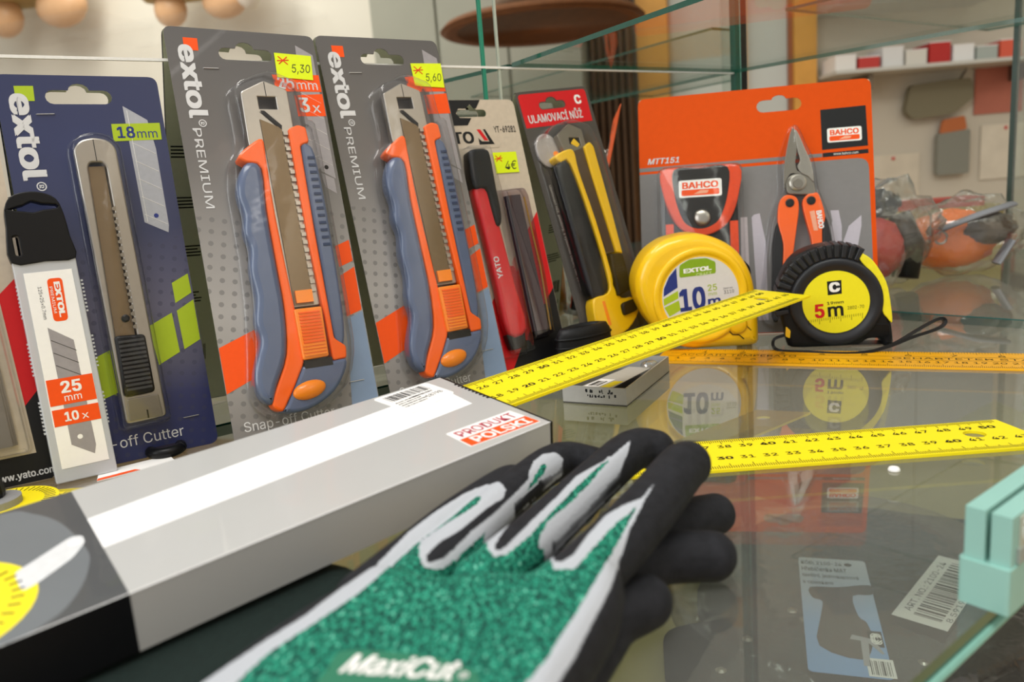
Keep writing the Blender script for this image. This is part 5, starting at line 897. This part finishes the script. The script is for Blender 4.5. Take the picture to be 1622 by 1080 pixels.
poly('hammer_photo', [(3.2, 4.9), (4.6, 4.5), (5.1, 2.8), (4.9, 2.8), (4.2, 4.0), (4.0, 1.2), (3.6, 1.2), (3.7, 4.2), (3.0, 4.3)], mat('photo_grey', 'a8a8ac', .5), pv, .07)
poly('maker_square', [(4.25, 3.6), (5.2, 3.6), (5.2, 5.6), (4.25, 5.6)], black, cb_, .065); txt(cb_, 'C', 4.38, 3.9, .75, 1.4, white, 0, .075, .09)
mesh('punch_hole', *cyl(3.9, 15.5, .3, .052, .058, 16), fab, cb_); poly('white_field', [(3.8, .1), (5.5, .1), (5.5, 2.2), (3.8, 2.2)], white, cb_, .06); barcode(cb_, 4.0, .3, 1.3, 1.6, .07, 0, 5, 25)
tg_u = Vector((29.25-26.58, 50.17-52.81, 0)).normalized(); tgO = Vector((26.58, 52.81, -20.9))
tg_v = Vector((32.64-26.58, 62.33-52.81, 0)).normalized()
t = thing('barcode_tag', 'white barcode tag lying over the pale blue product card below the glass', 'tag', tgO, tg_u, (tg_v.x, tg_v.y, 0))
tgs = shape('tag_sheet', [[(0, 0), (3.8, 0), (3.8, 11.3), (0, 11.3)]], 0, .04, white, t)
barcode(tgs, 1.05, .9, 9.6, 1.9, .05, PI/2, 33, 61); mesh_b = tgs.children[-1]; mesh_b.location = (2.1*S, 0, 0)
txt(tgs, 'ART. NO.: 2100-24', .95, 1.2, 9.0, .5, gp, PI/2, .05); txt(tgs, '8 591940 105147', 3.75, 1.2, 9.4, .42, gp, PI/2, .05)
bumper(19.6, 54.0, -20.7, .38, 'clear round pad left of the pale blue product card below the glass', steel_light)
t = thing('leather_apron', 'black leather work apron folded on the deck under the silver carton', 'apron', (-14, 52, -24))
lea = mat('black_leather', '1c1b1a', .6, var=.3, scale=80, bump=.3)
mesh('panel', *prism(smoothloop([(-30, -22), (-5, -24), (18, -16), (20, -6), (12, 3), (2, 5), (-14, 2), (-26, -6)], 5), .01, 1.2), lea, t); mesh('pocket', *prism(smoothloop([(0, -16), (15, -12), (17, -5), (9, 0), (-2, -6)], 5), 1.2, 2.0), lea, t)
for x, y in ((8, -2), (13, -4), (15, -7)): mesh('rivet', *lathe(x, y, [(.4, 2.0), (.4, 2.15), (.2, 2.25)], 14), steel_light, t)
t = thing('orange_carton', 'flat orange-red carton on the deck in the corner below the glass', 'carton', (30.5, 85.5, -24), MD, (-MD.y, MD.x, 0))
mesh('box', *prism(fillet([(-5, -4.5), (6, -4.5), (6, 5.5), (-5, 5.5)], .3), .01, 2.2), mat('orange_red_board', 'a84a22', .6), t); mesh('lid', *prism(fillet([(-5.2, -4.7), (6.2, -4.7), (6.2, 5.7), (-5.2, 5.7)], .3), 2.2, 2.8), mat('orange_red_lid', 'bb5528', .6), t)
t = thing('paper_slip', 'small white and red paper slip lying behind the silver carton', 'paper', (-20.4, 38.6, .02), MD, (-MD.y, MD.x, 0))
mesh('sheet', *prism([(-1.5, -1.2), (2.2, -1.2), (2.2, .2), (-1.2, .2)], 0, .05), white, t); mesh('red_edge', *prism([(-1.5, -1.2), (.5, -1.2), (.3, -.9), (-1.4, -.9)], .05, .07), orange_ink, t)
t = thing('black_washer', 'black ring lying behind the silver carton below the navy card', 'ring', (-19.0, 40.4, 0))
mesh('ring', *tube([(.75*math.cos(a_), .75*math.sin(a_), .3) for a_ in np.linspace(0, 2*PI, 33)], .3, 10), black_plastic, t, smooth=True); mesh('collar', *lathe(0, 0, [(.5, .05), (.5, .5), (.42, .5)], 20), mat('dark_violet', '2a2230', .4), t)
# ------------------------------------------------------------------ neighbour's bagged goods
def lump(c_, r_, seed, n=22, m_=16, amp=.18):
    rn = random.Random(seed); ph = [(rn.uniform(1, 4), rn.uniform(1, 4), rn.uniform(0, 6), rn.uniform(0, 6)) for _ in range(5)]
    v, f_ = sphere((0, 0, 0), 1, n, m_); out = []
    for x, y, z in v:
        k = 1+amp*sum(math.sin(a_*3*x+p_)*math.cos(b_*3*(y+z)+q_) for a_, b_, p_, q_ in ph)/2.2; out.append((c_[0]+x*k*r_[0], c_[1]+y*k*r_[1], max(c_[2]-r_[2]*.97, c_[2]+z*k*r_[2])))
    return out, f_
t = thing('bagged_tool', 'clear crumpled bag with red and black tools right of the multi-tool card', 'bag', (35.0, 75.5, 0))
bag2 = clear('crumpled_bag', (.93, .92, .9), .1, .08, .7, 2.2, haze=.08, hazecol=(.5, .48, .45), wob=1.0, wscale=70)
mesh('bag_film', *lump((0, 0, 5.2), (6.6, 4.2, 5.1), 3, 28, 20, .16), bag2, t, smooth=True)
mesh('red_tool', *lump((-.4, -1.0, 4.0), (3.2, 2.4, 3.0), 5, amp=.1), mat('tool_red', 'b83428', .4), t, smooth=True); mesh('black_tool', *lump((-.8, .5, 8.0), (4.2, 2.2, 1.6), 6, amp=.1), black_plastic, t, smooth=True)
mesh('grey_tool', *tube([(3.2, -1, .9), (3.8, -.5, 4), (3.0, 0, 7)], [1.2, 1.4, 1.0], 12), dark_metal, t, smooth=True)
t = thing('orange_tool_pack', 'orange and grey packed tool lying right of the crumpled bag', 'tool pack', (46.5, 79.5, 0))
mesh('clear_pack', *lump((0, 0, 4.0), (6.4, 3.6, 3.9), 9, 26, 18, .12), bag2, t, smooth=True)
mesh('orange_body', *lump((-1.0, .3, 3.6), (4.6, 2.2, 2.9), 11, amp=.12), mat('pack_orange', 'f57a00', .4), t, smooth=True); mesh('grey_strap', *tube([(-3.5, -2.4, 5.0), (0, -2.9, 6.2), (3.6, -2.2, 6.9)], .7, 10, flat=.4), mat('strap_grey', '8a8a90', .5), t, smooth=True)
mesh('grey_strap', *tube([(2.0, -2.6, 1.2), (3.4, -2.6, 3.4)], .7, 10, flat=.4), mat('strap_grey', ''), t); mesh('brown_handle', *lump((1.8, -1.4, 4.6), (2.6, 1.4, 1.6), 12), mat('handle_brown', '4a3c2c', .5), t, smooth=True)
mesh('steel_ring', *tube([(-3.6+.6*math.cos(a_), -2.6, 4.2+.6*math.sin(a_)) for a_ in np.linspace(0, 2*PI, 17)], .12, 6), steel_light, t)
t = thing('yellow_tool_pack', 'yellow and red flat pack behind the orange packed tool', 'tool pack', (52, 90, 0))
mesh('yellow_pack', *prism(fillet([(-9, -1), (4, -2.5), (4.5, 2), (-8, 4)], .6), .01, 6.2), mat('pack_yellow', '9a8c48', .5), t); mesh('red_lid', *prism(fillet([(-8.8, -.8), (2, -2.2), (2.5, 2), (-8, 3.6)], .6), 6.2, 7.2), mat('lid_red', 'a8463a', .5), t)
t = thing('red_tape_roll', 'small red roll at the right picture edge on the neighbouring shelf', 'roll', (55, 75.5, 0))
mesh('roll', *lathe(0, 0, [(2.2, .01), (2.4, .4), (2.4, 2.6), (2.2, 3.0), (1.0, 3.0), (.9, 2.4)], 28), mat('roll_red', 'b02a22', .4), t, smooth=True); mesh('roll_core', *lathe(0, 0, [(.95, 2.5), (.95, 3.02), (.6, 3.04)], 20), white, t)
